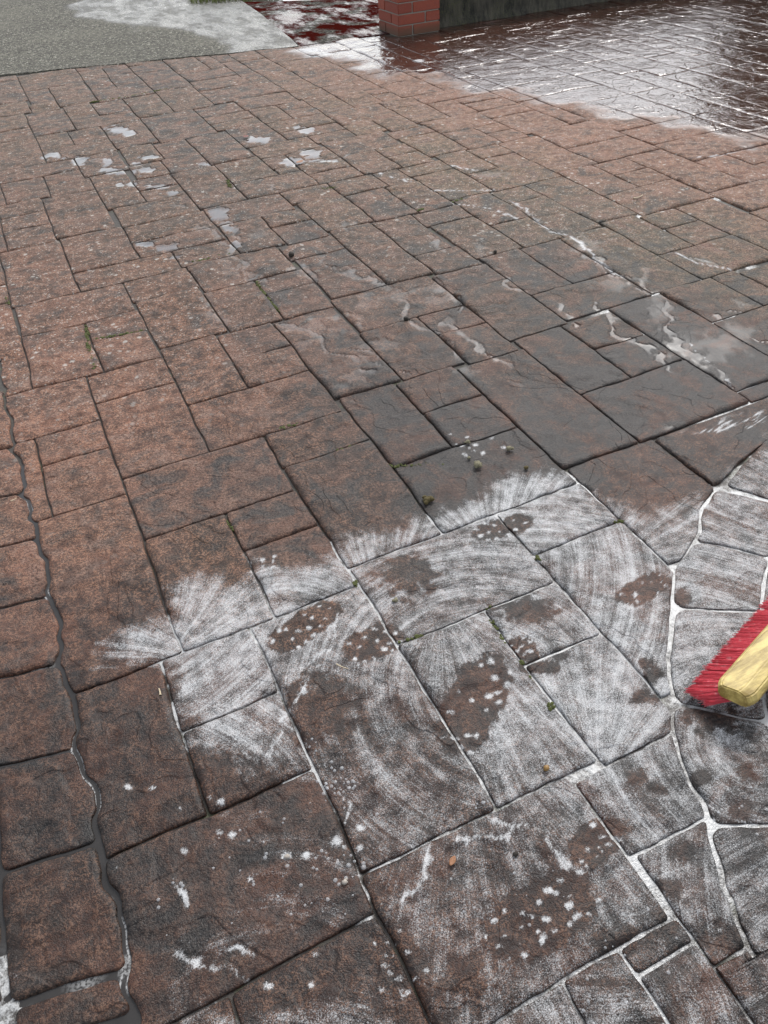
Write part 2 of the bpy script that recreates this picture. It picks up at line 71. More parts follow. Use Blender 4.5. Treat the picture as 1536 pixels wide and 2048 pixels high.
BLOBS=[(-0.21,1.093,0.01,0.007,2.246),(-0.162,1.065,0.008,0.006,2.261),(-0.056,0.899,0.009,0.007,2.382),(-0.033,0.881,0.01,0.008,2.398),(-0.135,0.896,0.01,0.007,2.372),(0.054,0.784,0.01,0.007,2.489),(0.092,0.768,0.008,0.007,2.515),(0.162,0.766,0.015,0.012,2.55),(0.17,0.75,0.008,0.007,2.564),(0.2,0.735,0.008,0.007,2.591),(-0.054,0.984,0.007,0.005,2.32),(-0.12,0.991,0.006,0.004,2.311),(-0.032,0.96,0.01,0.008,2.341),(-0.056,0.574,0.008,0.005,2.562),(0.015,0.54,0.007,0.005,2.6),(0.129,0.477,0.007,0.005,2.668),(0.04,0.584,0.008,0.006,2.591),(-0.268,0.919,0.004,0.003,2.349),(-0.028,0.774,0.006,0.005,2.469),(0.218,0.774,0.011,0.009,2.577),(1.924,1.541,0.011,0.008,0.339),(1.903,1.534,0.012,0.008,2.903),(1.874,1.497,0.013,0.009,2.897),(1.955,1.548,0.011,0.009,-3.136),(1.936,1.522,0.011,0.007,0.6),(1.898,1.492,0.011,0.007,0.685),(1.983,1.549,0.009,0.007,0.251),(1.963,1.506,0.012,0.007,2.81),(1.935,1.5,0.012,0.009,0.319),(2.016,1.543,0.009,0.006,2.897),(1.989,1.5,0.012,0.007,2.739),(1.969,1.47,0.012,0.007,0.615),(2.05,1.513,0.012,0.009,0.393),(2.024,1.49,0.011,0.009,0.227),(1.989,1.467,0.009,0.007,-3.034),(2.077,1.518,0.013,0.008,0.599),(2.053,1.481,0.01,0.007,0.271),(2.026,1.471,0.011,0.006,2.778),(1.795,1.52,0.013,0.008,2.787),(1.825,1.52,0.013,0.008,2.793),(1.844,1.508,0.013,0.008,2.797),(1.882,1.516,0.013,0.009,2.804),(1.913,1.517,0.014,0.009,2.81),(1.929,1.501,0.013,0.009,2.813),(1.07,1.844,0.01,0.007,2.643),(1.051,1.784,0.008,0.005,2.649),(1.174,1.83,0.009,0.007,2.674),(1.052,1.795,0.01,0.006,2.641),(1.186,1.834,0.008,0.006,0.989),(1.088,1.795,0.009,0.006,2.654),(1.107,1.876,0.009,0.008,2.656),(1.054,1.862,0.009,0.006,2.634),(1.188,1.772,0.009,0.007,2.721),(1.11,1.769,0.009,0.006,2.654),(1.114,1.827,0.01,0.008,2.672),(1.114,1.777,0.009,0.007,2.71),(1.086,1.821,0.007,0.006,1.025),(1.064,1.917,0.008,0.007,2.613),(0.29,1.639,0.01,0.009,1.755),(0.247,1.615,0.008,0.006,1.484),(0.28,1.61,0.009,0.007,1.438),(0.254,1.649,0.009,0.006,1.455),(0.323,1.634,0.009,0.006,1.406),(0.306,1.595,0.008,0.007,2.174),(0.315,1.619,0.009,0.007,1.474),(0.284,1.598,0.007,0.006,2.211),(0.217,1.341,0.01,0.008,1.519),(0.246,1.368,0.01,0.008,1.488),(0.251,1.283,0.008,0.006,2.479),(0.261,1.363,0.007,0.006,1.475),(0.266,1.322,0.007,0.006,1.474),(0.271,1.288,0.007,0.005,2.482),(0.288,1.343,0.011,0.007,2.579),(0.295,1.296,0.009,0.007,1.446),(0.325,1.386,0.008,0.006,2.443),(0.319,1.337,0.009,0.007,2.469),(0.319,1.309,0.011,0.007,2.59),(0.338,1.365,0.008,0.006,2.459),(0.346,1.327,0.008,0.005,2.591),(0.371,1.392,0.007,0.005,2.581),(0.367,1.343,0.007,0.004,2.59),(0.37,1.311,0.01,0.008,2.499),(0.398,1.424,0.011,0.009,2.44),(0.391,1.375,0.008,0.005,2.588),(0.391,1.237,0.008,0.005,2.615),(0.386,1.184,0.006,0.005,1.335),(0.383,1.161,0.007,0.005,2.574),(0.411,1.215,0.008,0.005,2.622),(0.404,1.168,0.006,0.005,1.308),(0.437,1.238,0.01,0.008,2.56),(0.431,1.167,0.007,0.005,2.589),(0.475,1.251,0.012,0.007,2.626),(0.462,1.217,0.008,0.007,1.249),(0.467,1.183,0.011,0.008,2.597),(0.496,1.234,0.008,0.005,2.633),(0.487,1.196,0.011,0.007,2.638),(0.484,1.17,0.007,0.006,2.61),(0.528,1.257,0.006,0.005,1.191),(0.516,1.219,0.008,0.005,2.639),(0.513,1.185,0.011,0.008,2.617),(0.481,0.884,0.011,0.006,2.682),(0.504,0.844,0.009,0.008,0.767),(0.519,0.823,0.011,0.007,2.723),(0.5,0.872,0.013,0.007,2.686),(0.535,0.865,0.009,0.005,2.693),(0.551,0.856,0.008,0.007,0.749),(0.523,0.938,0.013,0.008,2.682),(0.574,0.979,0.007,0.007,0.931),(0.589,0.946,0.007,0.005,2.726),(0.608,0.906,0.006,0.005,0.792),(0.632,0.936,0.011,0.008,2.748),(0.643,0.911,0.009,0.007,2.757),(0.655,0.936,0.009,0.005,2.705),(0.66,1.021,0.008,0.007,0.894),(0.671,0.974,0.011,0.009,2.76),(0.687,0.942,0.01,0.009,0.784),(0.688,1.02,0.012,0.01,0.871),(0.712,0.97,0.01,0.009,0.799),(1.117,1.053,0.009,0.006,2.799),(1.108,1.003,0.008,0.005,2.799),(1.151,1.037,0.008,0.006,3.044),(1.141,1.015,0.009,0.007,3.033),(1.193,1.065,0.009,0.006,2.819),(1.23,1.081,0.009,0.007,3.102),(1.22,1.053,0.008,0.006,0.672),(1.206,1.018,0.006,0.004,2.824),(1.253,1.065,0.007,0.005,2.836),(1.242,1.04,0.007,0.005,0.659),(1.241,1.024,0.009,0.006,0.65),(0.346,0.47,0.005,0.004,2.932),(0.36,0.442,0.009,0.004,2.709),(0.363,0.417,0.009,0.004,2.711),(0.376,0.488,0.008,0.005,2.73),(0.376,0.454,0.008,0.004,2.734),(0.394,0.431,0.006,0.004,2.741),(0.391,0.41,0.01,0.006,2.742),(0.402,0.495,0.006,0.005,3.024),(0.416,0.453,0.008,0.004,2.715),(0.431,0.475,0.006,0.005,3.059),(0.438,0.433,0.006,0.005,3.05),(0.435,0.415,0.008,0.007,3.04),(0.442,0.462,0.007,0.003,2.717),(0.443,0.419,0.007,0.006,3.05),(0.471,0.478,0.008,0.007,3.116),(0.465,0.445,0.009,0.005,2.757),(0.466,0.419,0.009,0.005,2.76),(0.498,0.489,0.011,0.006,2.722),(0.498,0.416,0.006,0.005,3.11),(0.512,0.477,0.008,0.005,2.766),(0.518,0.446,0.009,0.007,-3.133),(0.513,0.421,0.005,0.004,3.13),(0.531,0.494,0.009,0.005,2.77),(0.53,0.461,0.007,0.004,2.773),(0.526,0.423,0.01,0.006,2.774),(0.542,0.416,0.006,0.004,2.779),(0.575,0.491,0.009,0.006,2.783),(0.575,0.429,0.007,0.004,2.787),(0.59,0.506,0.006,0.003,2.733),(0.593,0.493,0.005,0.003,2.788),(0.617,0.521,0.006,0.005,-2.973),(0.622,0.501,0.007,0.004,2.738),(0.639,0.514,0.005,0.004,-2.963),(0.639,0.504,0.004,0.003,-2.972),(0.657,0.558,0.008,0.005,2.803),(0.658,0.529,0.009,0.005,2.741),(0.662,0.511,0.008,0.004,2.743),(0.682,0.518,0.009,0.005,2.746),(0.686,0.51,0.008,0.004,2.747),(0.902,1.463,0.012,0.008,2.685),(0.898,1.433,0.01,0.009,2.837),(0.873,1.4,0.006,0.004,0.997),(0.942,1.475,0.011,0.008,2.695),(0.931,1.437,0.008,0.006,0.983),(0.911,1.404,0.009,0.008,2.863),(0.961,1.455,0.011,0.008,0.976),(0.96,1.422,0.009,0.007,2.711),(0.938,1.4,0.009,0.008,2.903),(0.994,1.462,0.008,0.006,0.962),(0.991,1.435,0.006,0.004,0.952),(0.978,1.398,0.01,0.009,2.96),(1.025,1.444,0.008,0.006,2.729),(1.006,1.407,0.009,0.007,2.728),(1.071,1.463,0.012,0.009,2.742),(1.049,1.421,0.008,0.007,3.07),(1.038,1.389,0.007,0.005,0.911),(0.201,0.549,0.006,0.006,2.671),(0.172,0.544,0.007,0.004,2.676),(0.15,0.553,0.004,0.004,2.6),(0.182,0.534,0.005,0.004,2.658),(0.16,0.527,0.005,0.004,2.637),(0.2,0.509,0.007,0.004,2.688),(0.174,0.517,0.005,0.002,2.683),(0.151,0.51,0.009,0.004,2.681),(0.182,0.493,0.005,0.002,2.686),(0.155,0.494,0.006,0.004,2.681),(0.169,0.477,0.006,0.005,2.686),(0.16,0.48,0.006,0.005,2.675),(0.217,0.466,0.008,0.004,2.697),(0.191,0.464,0.008,0.004,2.692),(0.161,0.46,0.008,0.004,2.687),(0.199,0.45,0.007,0.003,2.691),(0.171,0.451,0.005,0.005,2.705),(0.161,0.451,0.006,0.005,2.695),(0.802,1.05,0.007,0.005,2.821),(0.761,1.042,0.006,0.004,2.714),(0.809,1.031,0.009,0.007,2.827),(0.785,1.028,0.009,0.005,2.721),(0.767,1.022,0.007,0.006,0.819),(0.792,1.006,0.009,0.006,2.724),(0.775,1.004,0.006,0.005,0.797),(0.758,1.002,0.005,0.004,0.805),(0.762,0.985,0.005,0.004,2.806),(2.885,7.979,0.136,0.08,2.243),(2.944,7.744,0.076,0.055,1.943),(3.127,7.697,0.08,0.04,2.341),(3.51,6.929,0.061,0.049,1.666),(3.339,7.165,0.048,0.036,2.089),(3.09,7.494,0.051,0.037,2.059)]
TRICKLES=[[(0.946,4.454),(0.938,4.041),(0.992,3.783),(1.059,3.669)],[(1.080,3.727),(1.087,3.322),(1.072,3.037),(1.114,2.800)],[(0.830,3.020),(0.920,2.719),(0.967,2.468),(1.037,2.343)],[(0.802,2.478),(0.869,2.340)],[(1.208,3.012),(1.375,2.997),(1.336,2.720),(1.320,2.264)],[(2.393,2.525),(2.224,2.192),(2.129,1.880),(2.092,1.661)],[(1.565,2.970),(1.562,2.689)],[(0.586,3.444),(0.580,3.169),(0.644,3.078)],[(0.243,6.101),(0.528,5.779),(0.606,5.489),(0.768,5.053),(0.816,4.868)],[(0.712,5.533),(0.838,5.220)],[(2.390,3.049),(2.352,2.798),(2.321,2.539),(2.335,2.388)],[(2.659,2.673),(2.700,2.519),(2.794,2.399)],[(0.653,6.505),(0.821,6.238)],[(1.593,4.989),(1.808,4.924),(1.966,4.886)],[(1.010,2.666),(1.066,2.497),(1.071,2.324)],[(0.826,3.676),(0.818,3.486)],[(2.378,2.101),(2.420,1.979),(2.426,1.838)],[(2.640,2.150),(2.472,2.145)],[(0.734,4.776),(0.831,4.354),(0.850,4.020),(0.880,3.448)],[(1.811,3.488),(1.814,3.132),(1.862,2.849)],[(1.843,2.860),(1.888,2.603),(1.929,2.368)],[(1.348,4.666),(1.456,4.123),(1.504,3.683)],[(1.232,3.493),(1.330,3.174),(1.464,2.972)],[(1.443,2.606),(1.441,2.279),(1.480,2.090)],[(2.071,2.492),(2.000,2.133),(1.993,1.917)]]
VEINS=[[(-0.199,0.727),(-0.187,0.682),(-0.121,0.640),(-0.090,0.597)],[(-0.136,0.657),(-0.094,0.664),(-0.071,0.641)],[(-0.165,0.832),(-0.154,0.780)],[(0.475,0.664),(0.500,0.635),(0.545,0.608),(0.557,0.545),(0.557,0.500)],[(0.388,0.660),(0.426,0.639),(0.478,0.615),(0.501,0.621)],[(0.077,0.990),(0.116,1.034),(0.154,1.072)],[(0.329,0.666),(0.296,0.614),(0.234,0.596)],[(0.404,1.347),(0.359,1.255),(0.277,1.225),(0.204,1.211)],[(2.119,3.806),(2.204,3.707),(2.268,3.554),(2.301,3.409)],[(2.697,2.683),(2.690,2.556),(2.757,2.452),(2.794,2.399)],[(1.996,4.492),(2.040,4.306),(2.095,4.218)],[(2.109,4.043),(2.416,3.849)],[(3.671,3.643),(3.825,3.604),(4.006,3.591)],[(2.398,3.686),(2.398,3.512),(2.339,3.191),(2.405,3.112)],[(2.405,3.112),(2.333,2.810),(2.318,2.570)],[(2.173,1.986),(2.127,1.799),(2.092,1.661)],[(2.427,4.363),(2.497,4.154)],[(0.154,1.106),(0.217,1.137),(0.300,1.213)],[(0.224,0.842),(0.191,0.795)],[(0.063,1.137),(0.032,1.077),(0.073,1.014)]]
FOAM_MAIN=[(-0.205,1.549),(-0.151,1.555),(-0.082,1.558),(-0.021,1.554),(0.026,1.683),(0.104,1.680),(0.155,1.626),(0.224,1.572),(0.269,1.675),(0.327,1.597),(0.388,1.593),(0.473,1.588),(0.531,1.632),(0.660,1.623),(0.799,1.594),(0.952,1.585),(1.057,1.640),(1.160,1.624),(1.272,1.592),(1.308,1.493),(1.324,1.375),(1.380,1.279),(1.477,1.283),(1.593,1.282),(1.800,1.354),(2.045,1.406),(2.421,1.070),(0.892,-0.075),(0.183,0.306),(0.191,0.464),(0.196,0.558),(0.192,0.666),(0.184,0.750),(0.160,0.861),(0.095,0.940),(-0.005,1.032),(-0.052,1.142),(-0.073,1.254),(-0.074,1.398),(-0.209,1.486)]
SWEEPS=[(0.745,1.338,0.65,0.915,0),(1.145,1.393,0.735,0.871,0),(1.145,0.975,0.534,1.562,0),(0.63,0.93,0.675,1.266,1),(0.875,1.075,0.715,0.998,0),(0.875,0.815,0.735,0.637,1),(0.34,1.05,0.702,0.953,0),(0.43,0.51,0.543,0.97,1),(0.91,0.565,1.076,0.546,0),(0.373,1.565,0.23,1.322,0),(0.12,1.66,-0.058,1.399,1),(-0.155,1.785,0.051,1.36,1),(1.052,1.672,0.886,1.327,1),(0.653,1.762,0.492,1.262,1),(1.475,1.248,1.087,1.153,1),(0.495,0.1,0.756,0.86,0)]
FOAM_LOW=[(-0.226,0.701),(-0.149,0.644),(-0.076,0.567),(0.033,0.541),(0.155,0.538),(0.185,0.430),(0.191,0.294),(-0.289,0.526)]
FOAM_THIN=[(-0.051,0.954),(0.129,0.903),(0.190,0.712),(0.165,0.583),(-0.017,0.623),(-0.092,0.575),(-0.254,0.682),(-0.202,0.785),(-0.047,0.784)]
FOAM_CORNER=[(-0.562,0.891),(-0.489,0.825),(-0.482,0.756),(-0.491,0.624),(-0.574,0.665)]
JOINT_FOAM=[(2.309,3.569),(2.969,3.400),(3.932,3.336),(4.944,2.961),(2.421,1.070),(1.634,1.329),(1.877,1.862),(1.963,2.450)]
WET_FAR=[(2.819,8.284),(2.754,7.901),(2.845,7.621),(3.051,7.402),(3.051,6.709),(3.421,6.375),(3.363,6.057),(3.430,5.741),(3.687,5.438),(3.704,5.136),(3.849,4.914),(3.951,4.653),(4.074,4.386),(4.141,4.034),(4.217,3.851),(4.239,3.626),(4.472,3.072),(5.370,2.665),(10.631,6.622),(7.162,10.523),(4.638,8.695),(3.814,8.396)]
FOAM_CTRL=[(0.078,1.559,0.82),(0.162,1.454,0.8),(-0.075,1.5,0.7),(0.038,1.314,0.72),(0.14,1.296,0.7),(0.052,1.142,0.85),(0.114,0.993,0.6),(0.346,1.481,0.75),(0.417,1.509,0.6),(0.534,1.562,0.6),(0.692,1.55,0.75),(0.338,1.382,0.7),(0.427,1.315,0.65),(0.514,1.31,0.7),(0.7,1.404,0.5),(0.826,1.337,0.75),(0.699,1.253,0.7),(0.838,1.221,0.6),(1.055,1.404,0.75),(1.134,1.288,0.75),(1.112,1.14,0.8),(1.071,0.959,0.8),(1.09,1.515,0.7),(1.075,1.607,0.85),(1.26,1.22,0.6),(1.321,1.164,0.55),(0.886,1.074,0.45),(0.973,1.108,0.5),(0.3,1.178,0.6),(0.31,1.042,0.42),(0.445,1.103,0.5),(0.457,0.935,0.4),(0.267,0.887,0.4),(0.381,0.789,0.3),(0.479,0.74,0.3),(0.254,0.751,0.35),(0.56,1.079,0.6),(0.704,1.004,0.75),(0.654,0.79,0.7),(0.471,0.77,0.6),(0.546,0.746,0.7),(0.809,0.833,0.85),(0.87,0.724,0.85),(0.93,0.939,0.75),(0.948,0.73,0.75),(1.419,1.088,0.6),(1.336,0.958,0.75),(1.592,1.115,0.6),(1.667,1.255,0.6),(1.465,0.91,0.6),(1.183,0.808,0.7),(1.068,0.731,0.65),(1.027,0.571,0.45),(0.988,0.457,0.3),(0.971,0.558,0.55),(0.855,0.617,0.75),(0.735,0.585,0.65),(0.8,0.502,0.6),(0.713,0.429,0.85),(0.792,0.389,0.5),(0.729,0.346,0.65),(0.745,0.296,0.45),(0.872,0.338,0.4),(0.812,0.264,0.4),(0.632,0.586,0.5),(0.458,0.601,0.35),(0.519,0.547,0.35),(0.376,0.666,0.4),(0.269,0.639,0.5),(0.26,0.536,0.5),(0.29,0.472,0.5),(0.405,0.516,0.45),(0.609,0.437,0.5),(0.552,0.392,0.35),(0.483,0.33,0.55),(0.394,0.328,0.55),(0.58,0.282,0.35),(0.583,0.218,0.35),(0.684,0.204,0.4),(0.716,0.154,0.35),(0.382,0.407,0.65),(0.233,0.407,0.45),(-0.157,0.616,0.6),(0.093,0.807,0.4),(0.141,0.702,0.42),(0.021,0.729,0.2),(0.088,0.652,0.3),(-0.099,0.713,0.25),(-0.204,0.734,0.28),(0.031,0.888,0.3),(0.169,0.769,0.45),(-0.199,0.6,0.5),(0.023,0.492,0.7),(0.121,0.489,0.45),(-0.056,0.539,0.6)]
STAIN_CTRL=[(0.254,7.813,0.1,0.42,0.45,0.3),(1.123,7.966,0.1,0.5,0.4,0.2),(2.032,7.936,0.1,0.55,0.35,0.3),(0.331,5.561,0.15,0.45,0.25,0.2),(0.046,4.527,0.05,0.38,0.1,0.3),(0.621,4.665,0.2,0.45,0.25,0.2),(1.322,6.175,0.2,0.48,0.5,0.2),(2.014,6.489,0.05,0.3,0.4,0.4),(2.5,6.124,0,0.2,0.3,0.6),(3.121,5.657,0.05,0.15,0.05,0.9),(3.568,5.673,0.15,0.1,0,0.9),(1.764,4.815,0.15,0.4,0.4,0.3),(2.42,4.716,0.05,0.35,0.8,0.4),(3.168,4.704,0.05,0.25,0.3,0.8),(3.771,4.695,0.25,0.15,0,0.8),(3.443,4.005,0.05,0.15,0.15,0.8),(3.752,3.566,0.1,0.15,0.1,0.6),(2.509,3.44,0.2,0.48,0.85,0.2),(2.813,3.003,0.2,0.5,0.75,0.2),(3.318,2.915,0.2,0.4,0.3,0.3),(2.87,2.542,0.15,0.45,0.8,0.2),(1.974,3.311,0.25,0.6,0.4,0.2),(2.094,2.83,0.3,0.6,0.4,0.1),(2.086,2.274,0.5,0.7,0.4,0.1),(2.314,1.948,0.75,0.6,0.1,0.1),(1.324,3.721,0.2,0.45,0.3,0.2),(1.072,4.199,0.2,0.45,0.25,0.2),(0.143,3.538,0.1,0.35,0.1,0.25),(-0.163,3.556,0.1,0.25,0,0.35),(0.412,3.216,0.1,0.25,0.05,0.25),(0.744,3.179,0.25,0.35,0.15,0.1),(0.944,2.952,0.35,0.4,0.1,0.1),(1.427,3.053,0.3,0.5,0.15,0.1),(1.135,2.547,0.4,0.55,0.15,0.1),(1.469,2.444,0.35,0.55,0.3,0.1),(1.729,2.292,0.4,0.65,0.4,0.1),(-0.076,2.818,0.1,0.2,0,0.4),(0.149,2.691,0.1,0.2,0,0.35),(0.498,2.738,0.2,0.25,0,0.2),(0.581,2.37,0.15,0.4,0.05,0.15),(0.785,2.146,0.45,0.6,0.15,0),(1.018,2.015,0.6,0.75,0.1,0),(1.328,2.021,0.65,0.7,0.1,0),(1.057,1.734,0.7,0.85,0.1,0),(1.471,1.761,0.7,0.7,0.05,0),(1.955,1.817,0.8,0.8,0.05,0),(1.952,1.491,0.6,0.4,0,0.05),(-0.212,2.224,0.15,0.25,0.1,0.3),(-0.135,1.92,0.2,0.25,0.1,0.2),(-0.286,1.883,0.2,0.2,0,0.3),(0.232,2.128,0.25,0.35,0.05,0.1),(0.216,1.781,0.3,0.35,0.15,0.05),(0.576,2,0.35,0.5,0.1,0.05),(0.623,1.77,0.5,0.6,0.1,0),(0.394,1.787,0.35,0.45,0.1,0.05),(1.521,1.478,0.6,0.4,0,0.1),(1.446,1.269,0.6,0.4,0,0.1),(-0.139,1.514,0.75,0.3,0,0),(-0.252,1.631,0.55,0.25,0,0.05),(-0.361,1.709,0.5,0.25,0,0.1),(-0.393,1.418,0.75,0.45,0.1,0),(-0.154,1.248,0.75,0.45,0.05,0),(-0.125,1.018,0.8,0.45,0.05,0),(-0.399,1.156,0.8,0.35,0,0),(-0.413,0.869,0.7,0.5,0.1,0),(-0.177,0.805,0.8,0.35,0.05,0),(0.086,0.787,0.8,0.4,0.05,0),(0.067,0.601,0.75,0.45,0,0),(0.375,0.903,0.75,0.45,0,0),(0.366,0.647,0.75,0.4,0,0),(0.756,0.86,0.7,0.55,0,0),(0.868,1.27,0.65,0.6,0,0),(1.172,1.003,0.65,0.5,0,0),(1.027,0.571,0.7,0.6,0,0),(0.855,0.347,0.8,0.9,0,0),(0.609,0.469,0.75,0.45,0,0),(0.58,0.282,0.8,0.45,0.05,0),(0.17,0.483,0.8,0.3,0,0),(1.48,1.056,0.65,0.4,0,0),(0.725,0.211,0.8,0.35,0,0),(0.085,1.126,0.7,0.4,0,0)]
MOSS=[[(0.058,3.425),(0.041,3.209),(0.033,3.015)],[(0.059,3.271),(0.158,3.253),(0.263,3.237)],[(0.859,3.443),(0.850,3.285),(0.853,3.086)],[(0.649,3.820),(0.843,3.818)],[(0.539,2.249),(0.627,2.242)],[(0.683,2.029),(0.747,2.022)],[(0.768,1.172),(0.789,1.181)],[(0.758,1.142),(0.753,1.102),(0.749,1.048)],[(0.751,0.993),(0.757,0.976)],[(0.748,0.946),(0.754,0.926)],[(0.744,0.853),(0.751,0.831)],[(0.514,1.187),(0.580,1.173)],[(1.285,1.295),(1.314,1.289)],[(0.998,1.286),(0.993,1.259)],[(0.492,1.443),(0.494,1.420)],[(1.891,3.815),(1.944,3.823)],[(0.720,7.370),(1.001,7.345),(1.216,7.375),(1.485,7.429)],[(1.152,4.900),(1.132,4.759)],[(1.579,4.433),(1.798,4.346)],[(2.129,3.826),(2.198,3.835)],[(-0.239,3.913),(-0.225,3.816)],[(0.246,1.854),(0.249,1.808)],[(0.978,1.778),(0.809,1.865)]]
DEBRIS=[(1.099,3.61),(1.296,2.728),(1.057,1.719),(1.193,1.746),(0.833,1.642),(1.093,1.846),(1.188,1.632),(1.053,1.767),(0.357,0.621),(0.643,0.709),(0.346,1.175),(2.994,3.313),(1.637,4.925),(1.51,5.652),(-0.088,1.314),(1.971,3.115),(0.564,1.314),(-0.346,2.289),(0.056,0.782),(0.479,0.577),(0.143,0.681)]
TILES = [t for t in TILES]
# ---------------------------------------------------------------- helpers
COL = scene.collection
rnd = random.Random(11)
RNG = np.random.RandomState(7)
_perm = RNG.rand(512, 512)
def vnoise(x, y):
    x = np.asarray(x, float); y = np.asarray(y, float)
    xi = np.floor(x).astype(int); yi = np.floor(y).astype(int)
    fx = x - xi; fy = y - yi
    fx = fx * fx * fx * (fx * (fx * 6 - 15) + 10); fy = fy * fy * fy * (fy * (fy * 6 - 15) + 10)
    a = _perm[yi & 511, xi & 511]; b = _perm[yi & 511, (xi + 1) & 511]
    c = _perm[(yi + 1) & 511, xi & 511]; d = _perm[(yi + 1) & 511, (xi + 1) & 511]
    return (a + (b - a) * fx) * (1 - fy) + (c + (d - c) * fx) * fy
def fbm(x, y, o=3):
    s = 0; a = .5; t = 0
    for k in range(o):
        s = s + a * vnoise(x * 2 ** k + 17.3 * k, y * 2 ** k + 5.7 * k); t += a; a *= .5
    return s / t
def sstep(a, b, x):
    t = np.clip((x - a) / (b - a), 0, 1)
    return t * t * (3 - 2 * t)
def sd_poly(X, Y, poly):
    d = np.full(X.shape, 1e9); ins = np.zeros(X.shape, bool)
    n = len(poly)
    for i in range(n):
        ax, ay = poly[i]; bx, by = poly[(i + 1) % n]
        ex, ey = bx - ax, by - ay
        t = np.clip(((X - ax) * ex + (Y - ay) * ey) / (ex * ex + ey * ey + 1e-12), 0, 1)
        d = np.minimum(d, (X - ax - t * ex) ** 2 + (Y - ay - t * ey) ** 2)
        if ay != by:
            c = ((ay > Y) != (by > Y)) & (X < (bx - ax) * (Y - ay) / (by - ay) + ax)
            ins ^= c
    d = np.sqrt(d)
    return np.where(ins, -d, d)
def d_line(X, Y, pts):
    d = np.full(X.shape, 1e9)
    for (ax, ay), (bx, by) in zip(pts[:-1], pts[1:]):
        ex, ey = bx - ax, by - ay
        t = np.clip(((X - ax) * ex + (Y - ay) * ey) / (ex * ex + ey * ey + 1e-12), 0, 1)
        d = np.minimum(d, (X - ax - t * ex) ** 2 + (Y - ay - t * ey) ** 2)
    return np.sqrt(d)
def ell(X, Y, e, p=2.0):
    cx, cy, a, b, th = e
    c, s = math.cos(th), math.sin(th)
    u = ((X - cx) * c + (Y - cy) * s) / max(a, .002); v = (-(X - cx) * s + (Y - cy) * c) / max(b, .002)
    return (np.abs(u) ** p + np.abs(v) ** p) ** (1 / p)
def near(X, Y, x, y, r):
    return X.min() - r < x < X.max() + r and Y.min() - r < y < Y.max() + r
FC = np.array(FOAM_CTRL); SC = np.array(STAIN_CTRL)
def ctrl(X, Y, C):
    x = X.ravel()[:, None]; y = Y.ravel()[:, None]
    di = np.sqrt(C[:, 0] ** 2 + C[:, 1] ** 2 + 2.56)[None]
    sg = .06 * di
    d2 = (x - C[:, 0]) ** 2 + ((y - C[:, 1]) * np.clip(2.1 / di, .25, 1)) ** 2
    w = np.exp(-d2 / (2 * sg * sg)) + 1e-6 / (d2 + .01)
    w /= w.sum(1, keepdims=True)
    return [(w @ C[:, k]).reshape(X.shape) for k in range(2, C.shape[1])]
def foam_main(X, Y):
    wob = (fbm(X * 9, Y * 9) - .5) * .09 + (fbm(X * 45 + 9, Y * 45) - .5) * .05
    d = np.zeros(X.shape)
    if Y.min() < 1.9:
        f, = ctrl(X, Y, FC)
        m = sstep(.05, -.055, sd_poly(X, Y, FOAM_MAIN) + wob)
        m = np.maximum(m, .9 * sstep(.03, -.06, sd_poly(X, Y, FOAM_LOW) + wob))
        m = np.maximum(m, .8 * sstep(.05, -.06, sd_poly(X, Y, FOAM_THIN) + wob * 1.5))
        m = np.maximum(m, sstep(.02, -.02, sd_poly(X, Y, FOAM_CORNER) + wob))
        d = f * m
    return d
def foam_tile(X, Y):
    d = foam_main(X, Y)
    n = (fbm(X * 60, Y * 60) - .5)
    for e in PRINTS:
        if near(X, Y, e[0], e[1], .3):
            d = d * (1 - .97 * sstep(1.12, .95, ell(X, Y, e, 2.6) + n * .35))
    for e in HOLES:
        if near(X, Y, e[0], e[1], .2):
            d = d * (1 - .8 * sstep(1.4, .5, ell(X, Y, e) + n * 1.6))
    for e in BLOBS:
        if near(X, Y, e[0], e[1], .1):
            d = np.maximum(d, 1.0 * sstep(1.55, .35, ell(X, Y, e, 2.6) + n * 1.1))
    for v in VEINS:
        if near(X, Y, *np.mean(v, 0), .6):
            d = np.maximum(d, .95 * sstep(.008, .002, d_line(X + n * .02, Y + (fbm(Y * 50, X * 50) - .5) * .03, v)) * sstep(.2, .5, fbm(X * 25, Y * 25)))
    return d
def wet_field(X, Y):
    w = sstep(.20, -.10, sd_poly(X, Y, WET_FAR) + (fbm(X * 5, Y * 5) - .5) * .55)
    return w
def puddle_field(X, Y):
    w = np.zeros(X.shape)
    n = fbm(X * 22, Y * 22) - .5
    n3_ = fbm(X * 9 + 2, Y * 9) - .5
    for v in TRICKLES:
        if near(X, Y, *np.mean(v, 0), 1.2):
            dl = d_line(X + n3_ * .16, Y + (fbm(X * 9, Y * 9 + 40) - .5) * .2, v)
            w = np.maximum(w, .50 * sstep(.028, .002, dl + n * .03) * sstep(.36, .5, fbm(X * 5 + 9, Y * 5)))
    for k, e in enumerate(PUDDLES):
        if near(X, Y, e[0], e[1], .8):
            if k < 26: w = np.maximum(w, sstep(1.12, .86, ell(X, Y, e) + n * 1.5))
            else: w = np.maximum(w, .28 * sstep(1.4, .4, ell(X, Y, e) + n * 2.4))
    return w
LJ = np.array(LEFT_JOINT); RJ = np.array(RIGHT_JOINT)
def x_left(y):
    return np.where(y > 3.3, -9.0, np.interp(y, LJ[:, 1], LJ[:, 0]) + (vnoise(y * 22, y * 0 + 3) - .5) * .018)
def x_right(y):
    r = np.where(y > RJ[-1, 1], RJ[-1, 0] + (y - RJ[-1, 1]) * 3.2, np.interp(y, RJ[:, 1], RJ[:, 0]) + (vnoise(y * 18, y * 0 + 8) - .5) * .016)
    return np.where(y < .215, 1.6, r)

